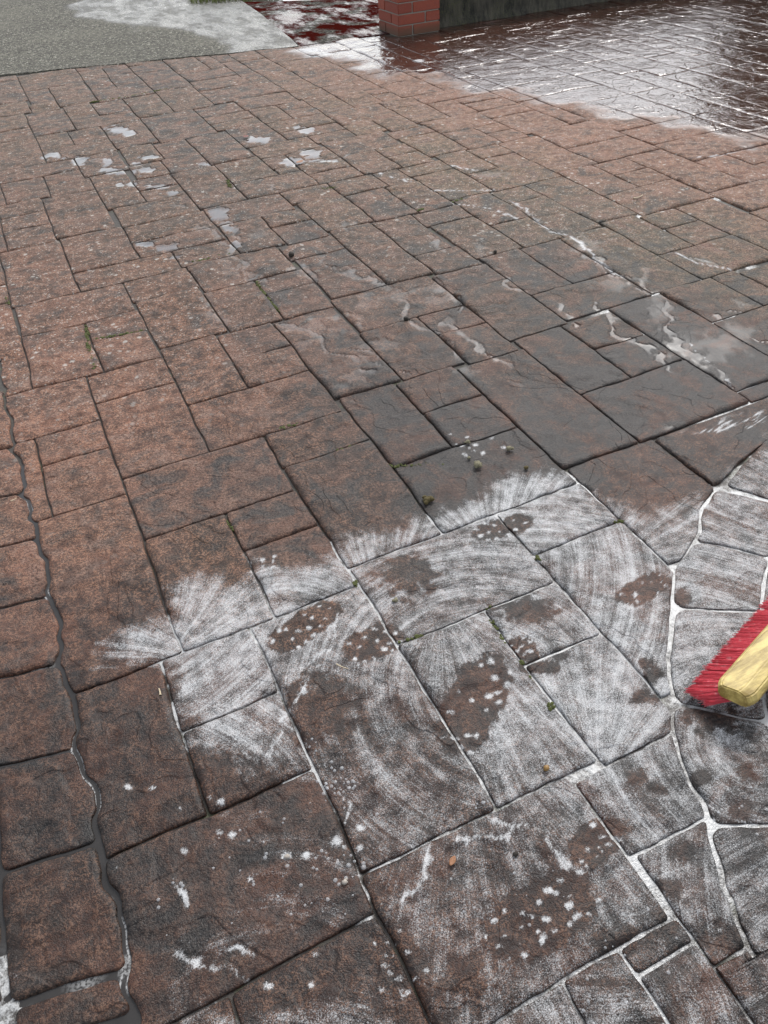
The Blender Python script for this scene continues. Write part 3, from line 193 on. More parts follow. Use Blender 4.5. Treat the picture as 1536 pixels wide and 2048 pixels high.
def mesh_from(name, V, Fq, attrs=None, smooth=True):
    me = bpy.data.meshes.new(name)
    V = np.asarray(V, np.float32); Fq = np.asarray(Fq, np.int32)
    k = Fq.shape[1]
    me.vertices.add(len(V)); me.vertices.foreach_set('co', V.ravel())
    me.loops.add(Fq.size); me.loops.foreach_set('vertex_index', Fq.ravel())
    me.polygons.add(len(Fq)); me.polygons.foreach_set('loop_start', np.arange(0, Fq.size, k, dtype=np.int32))
    me.polygons.foreach_set('loop_total', np.full(len(Fq), k, np.int32))
    if smooth: me.polygons.foreach_set('use_smooth', np.ones(len(Fq), bool))
    me.update(calc_edges=True)
    for n, a in (attrs or {}).items():
        a = np.asarray(a, np.float32)
        if a.ndim == 2:
            at = me.attributes.new(n, 'FLOAT_VECTOR', 'POINT'); at.data.foreach_set('vector', a.ravel())
        else:
            at = me.attributes.new(n, 'FLOAT', 'POINT'); at.data.foreach_set('value', a)
    return me
def link(name, me, mat, parent=None):
    o = bpy.data.objects.new(name, me); COL.objects.link(o)
    if mat is not None and me is not None:
        if len(me.materials) == 0: me.materials.append(mat)
    if parent is not None: o.parent = parent
    return o
def tag(o, label=None, cat=None, group=None, kind=None):
    if label: o['label'] = label
    if cat: o['category'] = cat
    if group: o['group'] = group
    if kind: o['kind'] = kind
    return o
def quads(nr, nc):
    i = np.arange(nr * nc).reshape(nr, nc)
    return np.stack([i[:-1, :-1], i[:-1, 1:], i[1:, 1:], i[1:, :-1]], -1).reshape(-1, 4)

# ---------------------------------------------------------------- node helpers
class NT:
    def __init__(s, name):
        s.m = bpy.data.materials.new(name); s.m.use_nodes = True
        s.t = s.m.node_tree; s.n = s.t.nodes; s.l = s.t.links
        s.b = s.n['Principled BSDF']; s.out = s.n['Material Output']
        s.pos = s.n.new('ShaderNodeNewGeometry').outputs['Position']
    def _in(s, sock, v):
        if v is None: return
        if hasattr(v, 'is_output') or isinstance(v, bpy.types.NodeSocket): s.l.new(v, sock)
        else: sock.default_value = v
    def math(s, op, a, b=None, c=None, clamp=False):
        n = s.n.new('ShaderNodeMath'); n.operation = op; n.use_clamp = clamp
        for i, v in enumerate((a, b, c)): s._in(n.inputs[i], v)
        return n.outputs[0]
    def mul(s, a, b): return s.math('MULTIPLY', a, b)
    def add(s, a, b): return s.math('ADD', a, b)
    def sub(s, a, b): return s.math('SUBTRACT', a, b)
    def step(s, a, b, x):
        n = s.n.new('ShaderNodeMapRange'); n.interpolation_type = 'SMOOTHSTEP'
        s._in(n.inputs['Value'], x); n.inputs['From Min'].default_value = a; n.inputs['From Max'].default_value = b
        return n.outputs[0]
    def attr(s, name, vec=False):
        n = s.n.new('ShaderNodeAttribute'); n.attribute_name = name
        return n.outputs['Vector' if vec else 'Fac']
    def noise(s, scale, vec=None, detail=3, rough=.55, dist=0):
        n = s.n.new('ShaderNodeTexNoise'); s._in(n.inputs['Vector'], vec if vec is not None else s.pos)
        n.inputs['Scale'].default_value = scale; n.inputs['Detail'].default_value = detail
        n.inputs['Roughness'].default_value = rough; n.inputs['Distortion'].default_value = dist
        return n.outputs[0]
    def voro(s, scale, vec=None, out='Distance', feature='F1'):
        n = s.n.new('ShaderNodeTexVoronoi'); n.feature = feature; s._in(n.inputs['Vector'], vec if vec is not None else s.pos)
        n.inputs['Scale'].default_value = scale
        return n.outputs[out]
    def vscale(s, v, sc):
        n = s.n.new('ShaderNodeVectorMath'); n.operation = 'MULTIPLY'; s._in(n.inputs[0], v); n.inputs[1].default_value = sc
        return n.outputs[0]
    def vadd(s, v, w):
        n = s.n.new('ShaderNodeVectorMath'); n.operation = 'ADD'; s._in(n.inputs[0], v); s._in(n.inputs[1], w)
        return n.outputs[0]
    def mix(s, f, a, b):
        n = s.n.new('ShaderNodeMix'); n.data_type = 'RGBA'
        s._in(n.inputs[0], f)
        for i, v in ((6, a), (7, b)):
            if isinstance(v, tuple): n.inputs[i].default_value = (*v, 1)
            else: s._in(n.inputs[i], v)
        return n.outputs[2]
    def fmix(s, f, a, b):
        n = s.n.new('ShaderNodeMix'); n.data_type = 'FLOAT'
        for i, v in ((0, f), (2, a), (3, b)): s._in(n.inputs[i], v)
        return n.outputs[0]
    def bump(s, h, strength, dist=.01, normal=None):
        n = s.n.new('ShaderNodeBump'); s._in(n.inputs['Height'], h); s._in(n.inputs['Strength'], strength)
        n.inputs['Distance'].default_value = dist
        if normal is not None: s.l.new(normal, n.inputs['Normal'])
        return n.outputs[0]
    def set(s, **k):
        for n, v in k.items():
            sock = s.b.inputs[n.replace('_', ' ')]
            if isinstance(v, tuple) and len(v) == 3: sock.default_value = (*v, 1)
            else: s._in(sock, v)

def paver_material():
    m = NT('stamped_concrete')
    foam = m.attr('foam'); wet = m.attr('wet'); pud = m.attr('pud'); damp0 = m.attr('damp'); stain = m.attr('stain'); olive = m.attr('olive'); light = m.attr('light')
    seed = m.attr('seed'); stv = m.attr('streak', True)
    n1 = m.noise(5, detail=3, rough=.6); n2 = m.noise(24, detail=4, rough=.68)
    n3 = m.noise(330, detail=1, rough=.6); n6 = m.noise(130, vec=m.vadd(m.pos, (3., 9., 1.)), detail=2, rough=.8)
    n5 = m.noise(8, vec=m.vadd(m.pos, (13., 7., 2.)), detail=4, rough=.65, dist=.7)
    wp = m.math('MAXIMUM', wet, pud)
    damp = m.math('ADD', damp0, m.mul(m.sub(n5, .5), .7), clamp=True)
    damp = m.mul(damp, m.step(.02, .25, damp0))
    # terracotta body with grain
    f = m.add(m.add(m.mul(m.sub(n1, .5), 1.8), m.mul(m.sub(n2, .5), 1.3)), m.mul(m.sub(seed, .5), .5))
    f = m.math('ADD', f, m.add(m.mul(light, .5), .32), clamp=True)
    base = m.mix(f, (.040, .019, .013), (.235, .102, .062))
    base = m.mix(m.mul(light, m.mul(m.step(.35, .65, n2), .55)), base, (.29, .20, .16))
    grain = m.math('MAXIMUM', m.step(.53, .66, n3), m.step(.51, .60, n6))
    og = m.mul(grain, m.step(.40, .58, m.add(m.mul(n2, .6), m.mul(n5, .4))))
    base = m.mix(m.mul(og, .72), base, (.41, .215, .130))
    dk = m.math('MAXIMUM', m.step(.48, .37, n3), m.step(.47, .38, n6))
    base = m.mix(m.mul(dk, .62), base, (.020, .016, .015))
    base = m.mix(m.mul(m.mul(olive, .9), m.step(.3, .62, n5)), base, m.mix(m.step(.35, .65, n6), (.055, .052, .030), (.20, .18, .115)))
    dry = m.mul(m.step(.6, .2, damp0), m.step(.52, .36, n5))
    base = m.mix(m.mul(dry, .26), base, m.mix(m.step(.42, .58, n6), (.045, .041, .036), (.27, .24, .205)))
    stain = m.add(stain, m.mul(m.sub(seed, .5), .30))
    st = m.math('ADD', m.sub(m.mul(stain, 1.6), .55), m.mul(m.sub(n5, .45), 4.2), clamp=True)
    st2 = m.math('ADD', m.sub(m.mul(stain, 1.0), .48), m.mul(m.sub(n2, .44), 2.8), clamp=True)
    st = m.math('MAXIMUM', st, m.mul(st2, .75))
    base = m.mix(m.mul(st, .88), base, m.mix(m.step(.35, .65, n6), (.012, .012, .0125), (.070, .068, .064)))
    # slate clefts: broken ledges that also hold dirt
    cl = m.noise(3.0, vec=m.vadd(m.pos, m.vscale(stv, (0., 0., .07))), detail=3, rough=.5, dist=.3)
    led = m.add(m.step(.425, .437, cl), m.add(m.step(.52, .533, cl), m.step(.605, .62, cl)))
    crack = m.math('MAXIMUM', m.step(.007, .001, m.math('ABSOLUTE', m.sub(cl, .427))), m.step(.007, .001, m.math('ABSOLUTE', m.sub(cl, .522))))
    crack = m.mul(crack, m.step(.58, .68, n1))
    base = m.mix(m.mul(crack, .08), base, (.014, .012, .011))
    # pale lichen flecks on dry stone
    lv = m.voro(60, vec=m.vscale(m.pos, (1., 1.35, 1.)))
    lv2 = m.voro(17)
    fl = m.mul(m.step(.30, .18, m.add(lv, m.mul(m.sub(n6, .5), .5))), m.step(.46, .56, n2))
    fl2 = m.mul(m.step(.20, .12, m.add(lv2, m.mul(m.sub(n6, .5), .5))), m.step(.48, .58, n1))
    sepp = m.n.new('ShaderNodeSeparateXYZ'); m.l.new(m.pos, sepp.inputs[0])
    fl = m.mul(m.math('MAXIMUM', fl, fl2), m.mul(m.step(.45, .15, m.math('MAXIMUM', damp0, wp)), m.fmix(m.step(2.2, 3.4, sepp.outputs[1]), .2, 1.0)))
    base = m.mix(m.mul(fl, .75), base, (.42, .40, .36))
    # damp and wet stone is darker
    base = m.mix(m.mul(wet, .9), base, m.mix(n2, (.018, .007, .005), (.060, .022, .014)))
    dark = m.math('SUBTRACT', 1.0, m.math('MAXIMUM', m.mul(damp, .80), m.mul(pud, .6)))
    mm = m.n.new('ShaderNodeMix'); mm.data_type = 'RGBA'; mm.blend_type = 'MULTIPLY'; mm.inputs[0].default_value = 1
    cmb = m.n.new('ShaderNodeCombineColor')
    for i in range(3): m.l.new(dark, cmb.inputs[i])
    m.l.new(base, mm.inputs[6]); m.l.new(cmb.outputs[0], mm.inputs[7])
    base = mm.outputs[2]
    # soap film: broad broom sweeps, fine lines, froth grain
    sn = m.noise(1.0, vec=stv, detail=2, rough=.6)
    sb = m.noise(1.0, vec=m.vscale(stv, (.16, .6, 1.)), detail=2, rough=.5)
    g1 = m.noise(420, detail=1, rough=.7)
    sw = m.add(m.mul(m.sub(sn, .5), .62), m.mul(m.sub(sb, .5), .95))
    cov = m.add(m.mul(foam, 1.12), m.add(sw, m.add(m.mul(m.sub(g1, .5), 1.5), m.mul(m.sub(n2, .5), 1.1))))
    cov = m.mul(m.step(.36, 1.32, cov), m.step(.02, .22, foam))
    thick = m.step(.80, 1.25, m.add(foam, m.mul(m.sub(g1, .5), .9)))
    cov = m.math('MAXIMUM', cov, thick)
    base = m.mix(m.mul(cov, m.fmix(thick, .80, .92)), base, m.mix(thick, (.50, .507, .51), (.50, .505, .50)))
    rough = m.fmix(damp, m.fmix(n6, .72, .9), m.fmix(n6, .28, .6))
    rough = m.fmix(wet, rough, m.fmix(n6, .03, .10))
    rough = m.fmix(m.step(.05, .95, pud), rough, .03)
    rough = m.fmix(cov, rough, .5)
    m.set(Base_Color=base, Roughness=rough, Specular_IOR_Level=m.fmix(wp, .28, .5))
    h = m.add(m.mul(n3, .5), m.add(m.mul(n6, .9), m.add(m.mul(n2, 1.2), m.mul(led, .8))))
    h = m.mul(h, m.mul(m.fmix(damp0, .85, .65), m.mul(m.fmix(wet, 1., .25), m.fmix(m.step(0., .4, pud), 1., .04))))
    h = m.add(h, m.mul(wet, m.add(m.mul(n5, 2.6), m.add(m.mul(n1, 3.0), m.mul(led, .8)))))
    nb = m.bump(h, 1.0, .0035)
    m.l.new(nb, m.b.inputs['Normal'])
    return m.m

def bed_material():
    m = NT('joint_bed')
    foam = m.attr('foam'); wet = m.attr('wet')
    n2 = m.noise(60, detail=4); n3 = m.noise(300, detail=2)
    base = m.mix(n2, (.018, .016, .014), (.07, .06, .05))
    base = m.mix(m.step(.55, .7, m.noise(14, detail=3)), base, (.05, .052, .028))
    c = m.step(.42, .95, m.add(foam, m.add(m.mul(m.sub(n2, .5), 1.1), m.mul(m.sub(n3, .5), .7))))
    base = m.mix(m.mul(c, .88), base, (.43, .435, .43))
    m.set(Base_Color=base, Roughness=m.fmix(wet, m.fmix(c, .8, .4), .1))
    m.l.new(m.bump(m.add(n2, m.mul(n3, .3)), .6, .006), m.b.inputs['Normal'])
    return m.m

def simple(name, col, rough=.7, col2=None, scale=30, bump=.3, bscale=None, bdist=.004, spec=.5):
    m = NT(name)
    n = m.noise(scale, detail=4, rough=.65)
    m.set(Base_Color=m.mix(n, col, col2 or tuple(c * .6 for c in col)), Roughness=rough, Specular_IOR_Level=spec)
    m.l.new(m.bump(m.noise(bscale or scale * 4, detail=3), bump, bdist), m.b.inputs['Normal'])
    return m.m

MAT_PAVER = paver_material()
MAT_BED = bed_material()

# ---------------------------------------------------------------- paving
bx = np.unique(np.concatenate([np.arange(-.9, -.5, .02), np.arange(-.5, 1.7, .006), np.arange(1.7, 3.2, .02), np.arange(3.2, 9.6, .08)]))
by = np.unique(np.concatenate([np.arange(-.3, 1.75, .006), np.arange(1.75, 4, .02), np.arange(4, 9.2, .06)]))
GX, GY = np.meshgrid(bx, by)
jf = foam_main(GX, GY)
jn = fbm(GX * 7 + 4, GY * 7)
jfoam = sstep(.10, .35, jf) * (.30 + .95 * jn)
jfoam = np.maximum(jfoam, sstep(.1, -.15, sd_poly(GX, GY, JOINT_FOAM)) * sstep(.36, .56, jn) * .75)
jwet = sstep(.1, -.05, sd_poly(GX, GY, WET_FAR))
jwet = np.maximum(jwet, .6 * sstep(.3, .6, jfoam))
jz = -.0075 + .0032 * sstep(.3, .8, jfoam) + .0055 * sstep(.3, .7, sstep(.1, -.05, sd_poly(GX, GY, WET_FAR))) + .0015 * (fbm(GX * 40, GY * 40) - .5)
bed = link('paving', mesh_from('paving', np.stack([GX, GY, jz], -1).reshape(-1, 3), quads(*GX.shape), {'foam': jfoam.ravel(), 'wet': jwet.ravel()}), MAT_BED)
tag(bed, 'brown stamped slate-pattern paving laid in random rectangles, soapy in the foreground', kind='structure')

INSET = .0022
def samples(L, r):
    e = [0, .0011, .0028, .0065]
    if L < .04: return np.linspace(0, L, 5)
    n = max(2, int(round((L - .013) / r)))
    return np.concatenate([e[:-1], np.linspace(.0065, L - .0065, n + 1), [L - x for x in e[:-1]][::-1]])
def relief(X, Y, seed):
    ox, oy = seed * 37.1, seed * 71.7
    a = fbm(X * 2.6 + ox, Y * 3.4 + oy, 3)
    t = a * 7 + (fbm(X * 14 + ox, Y * 14, 2) - .5) * .9
    fr = t - np.floor(t)
    terr = (np.floor(t) + sstep(.46, .54, fr)) / 7
    b = fbm(X * 8 + oy, Y * 10 + ox, 3)
    return .022 * (terr - .5) + .010 * (b - .5) + .002 * (fbm(X * 45, Y * 45 + ox, 2) - .5)
def patch(P, wu, hv, r, seed, rc=.007, scale=1.0):
    us = samples(wu, r); vs_ = samples(hv, r)
    U, V = np.meshgrid(us, vs_)
    X, Y = P(U / wu, V / hv)
    # rounded rectangle distance in tile units
    qx = np.abs(U - wu / 2) - (wu / 2 - rc); qy = np.abs(V - hv / 2) - (hv / 2 - rc)
    d = rc - (np.minimum(np.maximum(qx, qy), 0) + np.hypot(np.maximum(qx, 0), np.maximum(qy, 0)))
    dn = d + (fbm(X * 40 + seed, Y * 40, 2) - .5) * .004
    rel = relief(X, Y, seed) * scale
    rel = np.clip(rel - rel.min() * .55, -.001, .011)
    wf = wet_field(X, Y)
    z = rel * sstep(-.003, .012, d) * (1 - .35 * wf) - (.009 * (1 - sstep(-.002, .0026, dn)) + .006 * (1 - sstep(-.001, .0009, d))) * (1 - .72 * wf)
    # shared small wander of all joints
    X2 = X + (fbm(X * 5 + 3, Y * 5 + 8, 2) - .5) * .014 + (fbm(X * 30 + seed, Y * 30, 1) - .5) * .003
    Y2 = Y + (fbm(X * 5 + 31, Y * 5 + 2, 2) - .5) * .014 + (fbm(X * 30, Y * 30 + seed, 1) - .5) * .003
    pf = puddle_field(X2, Y2)
    pk = sstep(.25, .8, pf)
    z = np.where(d > .004, z * (1 - pk) + (.0022) * pk, z)
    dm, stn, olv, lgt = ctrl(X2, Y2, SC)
    if X.mean() < 3.5 and Y.mean() < 2.2:
        fo = foam_tile(X2, Y2)
    else:
        fo = np.zeros(X.shape)
        for v in VEINS:
            if near(X2, Y2, *np.mean(v, 0), .8):
                fo = np.maximum(fo, .9 * sstep(.016, .004, d_line(X2 + (fbm(X2 * 20, Y2 * 20) - .5) * .04, Y2, v)))
        for e in BLOBS:
            if near(X2, Y2, e[0], e[1], .2): fo = np.maximum(fo, sstep(1.5, .5, ell(X2, Y2, e)))
    fo = fo * sstep(-.001, .0015, d)
    rr = random.Random(int(seed * 1e5))
    ang = rr.uniform(0, 6.283); R = rr.uniform(.25, .7)
    cx = X.mean() + R * math.cos(ang); cy = Y.mean() + R * math.sin(ang)
    rad = np.hypot(X2 - cx, Y2 - cy); th = np.arctan2(Y2 - cy, X2 - cx) if math.cos(ang) < 0 else np.arctan2(cy - Y2, cx - X2)
    mode = 0
    for (tx, ty, sx, sy, md) in SWEEPS:
        if math.hypot(X.mean() - tx, Y.mean() - ty) < .12:
            rad = np.hypot(X2 - sx, Y2 - sy); th = np.arctan2(Y2 - sy, X2 - sx); mode = md
            th = np.where(th < math.atan2(Y.mean() - sy, X.mean() - sx) - 3.14, th + 6.2832, np.where(th > math.atan2(Y.mean() - sy, X.mean() - sx) + 3.14, th - 6.2832, th))
            R = max(.2, float(rad.mean()))
    if mode == 0: st = np.stack([rad * 210, th * R * 5, np.full_like(rad, seed * 50)], -1)
    else: st = np.stack([th * R * 210, rad * 5, np.full_like(rad, seed * 50)], -1)
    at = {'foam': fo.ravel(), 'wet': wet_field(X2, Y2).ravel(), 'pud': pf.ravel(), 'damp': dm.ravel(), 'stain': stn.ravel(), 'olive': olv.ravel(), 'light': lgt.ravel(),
          'seed': np.full(X.size, rr.random()), 'streak': st.reshape(-1, 3)}
    return np.stack([X2, Y2, z], -1).reshape(-1, 3), quads(*X.shape), at
def res_for(x, y):
    d = math.sqrt(x * x + y * y + 2.5)
    return min(.034, .0052 * (max(d, 1.7) / 1.7) ** 1.25)

jobs = []
for (x0, x1, y0, y1) in TILES:
    ym = np.linspace(y0, y1, 9)
    l = np.maximum(x0, x_left(ym)); r = np.minimum(x1, x_right(ym))
    if (r - l).max() < .045: continue
    while y1 - y0 > .05 and float(np.minimum(x1, x_right(np.array(y0))) - np.maximum(x0, x_left(np.array(y0)))) < .03: y0 += .01
    while y1 - y0 > .05 and float(np.minimum(x1, x_right(np.array(y1))) - np.maximum(x0, x_left(np.array(y1)))) < .03: y1 -= .01
    if y1 - y0 < .035: continue
    cx, cy = (l.mean() + r.mean()) / 2, (y0 + y1) / 2
    d2 = cx * cx + cy * cy + 2.56
    size = (r - l).mean() * (y1 - y0) * 1.6 / d2 ** 1.5
    jobs.append((size, x0, x1, y0, y1, cx, cy, (r - l).mean()))
jobs.sort(key=lambda j: -j[0])
rest = []
for k, (size, x0, x1, y0, y1, cx, cy, w) in enumerate(jobs):
    def P(u, v, x0=x0, x1=x1, y0=y0, y1=y1):
        y = y0 + INSET + v * (y1 - y0 - 2 * INSET)
        l = np.maximum(x0 + INSET, x_left(y) + .0055); r = np.minimum(x1 - INSET, x_right(y) - .004)
        r = np.maximum(r, l + .012)
        return l + u * (r - l), y
    V, Fq, at = patch(P, max(w - 2 * INSET, .03), y1 - y0 - 2 * INSET, res_for(cx, cy), (k * .6180339 + .123) % 1.0)
    if k < 300:
        link('paver', mesh_from('paver', V, Fq, at), MAT_PAVER, bed)
    else:
        rest.append((V, Fq, at))
# stones of the border band on the left
CUTS = list(LEFT_CUTS)
CUTS = sorted(CUTS)
cols = [(-.50, None), (-.80, -.50)]
n = 0
for ci, (xa, xb) in enumerate(cols):
    for y0, y1 in zip(CUTS[:-1], CUTS[1:]):
        if ci: y0 += .09; y1 += .09
        if ci and y0 > 1.4: continue
        def P(u, v, xa=xa, xb=xb, y0=y0, y1=y1):
            sl = -.05
            y = y0 + .004 + v * (y1 - y0 - .008)
            l = xa + .008 + (vnoise(y * 9, y * 0 + ci * 5) - .5) * .02
            r = (x_left(y) - .0055) if xb is None else xb - .008 + (vnoise(y * 9, y * 0 + 1) - .5) * .02
            x = l + u * (r - l)
            return x, y + (x + .3) * -.18 + (vnoise(x * 12, y * 9) - .5) * .012
        V, Fq, at = patch(P, .19 if xb is None else .28, y1 - y0 - .016, .0055, .31 + .037 * n, rc=.014, scale=.8)
        link('border_stone', mesh_from('border_stone', V, Fq, at), MAT_PAVER, bed); n += 1
# stones of the border band on the right
IN = [(.774, .224), (.881, .455), (1.015, .719), (1.215, .951), (1.435, 1.127), (1.68, 1.276), (1.99, 1.40)]
OU = [(.945, .13), (1.06, .36), (1.165, .585), (1.40, .835), (1.575, .975), (1.80, 1.09), (2.10, 1.2)]
O2 = [(1.2, .0), (1.33, .2), (1.43, .42), (1.62, .66), (1.80, .80), (2.0, .93), (2.3, 1.05)]
def catmull(p0, p1, p2, p3, t):
    t = np.asarray(t)[..., None]
    p0, p1, p2, p3 = map(np.array, (p0, p1, p2, p3))
    return .5 * (2 * p1 + (p2 - p0) * t + (2 * p0 - 5 * p1 + 4 * p2 - p3) * t * t + (3 * p1 - p0 - 3 * p2 + p3) * t ** 3)
for ring, (A, B) in enumerate(((IN, OU), (OU, O2))):
    for i in range(len(A) - 1):
        def P(u, v, A=A, B=B, i=i):
            g = lambda L, k: L[min(max(k, 0), len(L) - 1)]
            t = .012 + .976 * v
            a = catmull(g(A, i - 1), A[i], A[i + 1], g(A, i + 2), t); b = catmull(g(B, i - 1), B[i], B[i + 1], g(B, i + 2), t)
            if ring == 0:
                ay = a[..., 1]
                ax = np.where(i < 5, x_right(ay), a[..., 0])
                a = np.stack([np.where(ay < .23, a[..., 0], ax), ay], -1)
            wd = np.linalg.norm(b - a, axis=-1, keepdims=True)
            ia = .004 / wd; uu = ia[..., 0] + u * (1 - 2 * ia[..., 0])
            q = a + (b - a) * uu[..., None]
            return q[..., 0] + (vnoise(q[..., 0] * 14, q[..., 1] * 14) - .5) * .012, q[..., 1] + (vnoise(q[..., 0] * 14 + 9, q[..., 1] * 14) - .5) * .012
        hv = math.dist(A[i], A[i + 1]); wu = math.dist(A[i], B[i])
        V, Fq, at = patch(P, wu, hv, .0055, .57 + .041 * n, rc=.022, scale=.7)
        link('border_stone', mesh_from('border_stone', V, Fq, at), MAT_PAVER, bed); n += 1
if rest:
    off = 0; Vs = []; Fs = []; As = {}
    for V, Fq, at in rest:
        Vs.append(V); Fs.append(Fq + off); off += len(V)
        for a, v in at.items(): As.setdefault(a, []).append(v)
    o = link('distant_pavers', mesh_from('distant_pavers', np.concatenate(Vs), np.concatenate(Fs), {a: np.concatenate(v) for a, v in As.items()}), MAT_PAVER, bed)
    tag(o, kind='stuff')
print('pavers', len(jobs), 'rest', len(rest))

# water standing in the joint of the left border
def water_material():
    m = NT('muddy_water')
    n = m.noise(9, detail=3)
    sc = m.mul(m.attr('scum'), m.step(.35, .6, m.noise(160, detail=3)))
    m.set(Base_Color=m.mix(m.mul(sc, .6), m.mix(n, (.014, .013, .012), (.045, .042, .040)), (.55, .55, .54)), Roughness=m.fmix(sc, .02, .5), IOR=1.33)
    m.l.new(m.bump(m.noise(30, detail=2), .05, .002), m.b.inputs['Normal'])
    return m.m
wy = np.linspace(-.1, 2.95, 420)
wx = np.concatenate([np.linspace(0, .90, 12)[:-1], np.linspace(.90, 1, 44)])
WU, WV = np.meshgrid(wx, wy)
xr = x_left(WV) + .022
WX = -.82 + WU * (xr + .82)
WZ = -.0058 - .004 * sstep(2.2, 2.9, WV)
scum = sstep(.0030, .0010, np.abs(np.abs(WX - x_left(WV)) - .0068)) * sstep(.57, .66, fbm(WX * 6, WV * 11 + 3))
scum = np.maximum(scum, .6 * sstep(.66, .74, fbm(WX * 30 + 5, WV * 18)) * sstep(.55, .65, fbm(WX * 3, WV * 4 + 9)))
wo = link('water', mesh_from('water', np.stack([WX, WV, WZ], -1).reshape(-1, 3), quads(*WX.shape), {'scum': scum.ravel()}), water_material())
tag(wo, 'dull grey water standing in the wide joints of the left border', kind='structure')

# ---------------------------------------------------------------- ground, path, road beyond
def ground_material():
    m = NT('ground_soil')
    n = m.noise(2, detail=5)
    m.set(Base_Color=m.mix(n, (.07, .065, .055), (.16, .15, .13)), Roughness=.9)
    return m.m
g = link('ground', mesh_from('ground', [(-150, -150, -.06), (150, -150, -.06), (150, 150, -.06), (-150, 150, -.06)], [(0, 1, 2, 3)]), ground_material())
tag(g, kind='structure')

def aggregate_material(name, c1, c2, red=None):
    m = NT(name)
    wet = m.attr('wet')
    v = m.voro(75, out='Color'); vd = m.voro(75)
    sep = m.n.new('ShaderNodeSeparateColor'); m.l.new(v, sep.inputs[0])
    n1 = m.noise(1.1, detail=4); n2 = m.noise(60, detail=3); n7 = m.noise(28, detail=4, rough=.8)
    base = m.mix(sep.outputs[0], c1, c2)
    base = m.mix(m.step(.82, .95, sep.outputs[1]), base, (.34, .33, .27))
    base = m.mix(m.mul(m.step(.42, .68, n1), .5), base, (.17, .16, .125))
    base = m.mix(m.mul(m.step(.5, .3, n2), .5), base, (.04, .04, .034))
    base = m.mix(m.mul(m.step(.50, .38, n7), .8), base, (.022, .022, .018))
    base = m.mix(m.mul(m.step(.55, .68, n7), .55), base, (.26, .25, .19))
    if red: base = m.mix(m.step(.40, .52, m.noise(3.2, detail=4, rough=.6)), base, red)
    dark = m.fmix(wet, 1.0, .62)
    cmb = m.n.new('ShaderNodeCombineColor')
    for i in range(3): m.l.new(dark, cmb.inputs[i])
    mm = m.n.new('ShaderNodeMix'); mm.data_type = 'RGBA'; mm.blend_type = 'MULTIPLY'; mm.inputs[0].default_value = 1
    m.l.new(base, mm.inputs[6]); m.l.new(cmb.outputs[0], mm.inputs[7])
    pw = m.step(.47 if red else .40, .60, m.noise(2.2 if red else 4.5, vec=m.vscale(m.pos, (1., .45, 1.)), detail=6, rough=.75))
    m.set(Specular_IOR_Level=m.fmix(wet, .3, m.fmix(pw, .0 if red else .12, .5)), Base_Color=mm.outputs[2], Roughness=m.fmix(wet, .9, m.fmix(pw, .9 if red else .42, m.fmix(n2, .12, .36))))
    hh = m.add(m.mul(vd, -1.), m.mul(n7, 1.6))
    m.l.new(m.bump(hh, m.fmix(wet, 1.0, .8), .010), m.b.inputs['Normal'])
    return m.m
def sheet(name, mat, xs, ys, keep, z, wetf, extra=None):
    X, Y = np.meshgrid(xs, ys)
    X2, Y2 = keep(X, Y)
    Z = z + .004 * (fbm(X2 * 1.5, Y2 * 1.5) - .5)
    V = np.stack([X2, Y2, Z], -1)
    # front edge folds down
    fr = V[0:1].copy(); fr[..., 2] = -.05
    V = np.concatenate([fr, V], 0)
    w = wetf(X2, Y2); w = np.concatenate([w[0:1], w], 0)
    return link(name, mesh_from(name, V.reshape(-1, 3), quads(V.shape[0], V.shape[1]), {'wet': w.ravel()}), mat)
EDGE = [(-9., 11.3), (.142, 8.917), (2.815, 8.203), (3.10, 8.19), (3.76, 8.16)]
def y_edge(x): return np.interp(x, [e[0] for e in EDGE], [e[1] for e in EDGE]) + (vnoise(x * 6, x * 0) - .5) * .03
WETP = [(2.0, 14.), (1.5, 12.8), (1.39, 12.2), (1.32, 11.7), (1.26, 11.6), (1.52, 11.05), (1.85, 10.66), (1.86, 10.16), (2.19, 9.6), (2.27, 9.13), (2.29, 8.75), (2.2, 8.0), (9, 8), (9, 20), (2, 20)]
KERB = [(2.86, 8.18), (2.93, 8.6), (3.13, 10.2), (3.3, 12.0), (3.6, 16.)]
def x_kerb(y): return np.interp(y, [k[1] for k in KERB], [k[0] for k in KERB])
us = np.concatenate([np.linspace(0, .6, 20)[:-1], np.linspace(.6, 1, 60)])
def keep_path(X, Y):
    t = Y
    y = y_edge(-8 + X * 10.9) * (1 - t) + 16 * t
    xk = x_kerb(y)
    x = -8 + X * (xk - .012 + 8)
    return x, y_edge(x) * (1 - t) + 16 * t
path = sheet('concrete_path', aggregate_material('exposed_aggregate', (.040, .038, .030), (.135, .126, .100)), us, np.linspace(0, 1, 120) ** 1.3, keep_path, .008,
             lambda X, Y: sstep(.12, -.08, sd_poly(X, Y, WETP) + (fbm(X * 3, Y * 1.6) - .5) * .5))
tag(path, kind='structure')
def keep_apron(X, Y):
    y = y_edge(2.9 + X * .9) * (1 - Y) + 10.4 * Y
    xk = x_kerb(y)
    x = xk + .012 + X * (4.6 - xk)
    y = np.where(x < 3.76, y_edge(x), 8.16) * (1 - Y) + (11.2 - .75 * (x - 3.1)) * Y
    return x, y
apron = sheet('driveway', aggregate_material('red_wet_concrete', (.08, .075, .07), (.16, .15, .14), (.060, .008, .006)), np.linspace(0, 1, 40), np.linspace(0, 1, 60), keep_apron, .004, lambda X, Y: np.ones(X.shape))
tag(apron, kind='structure')
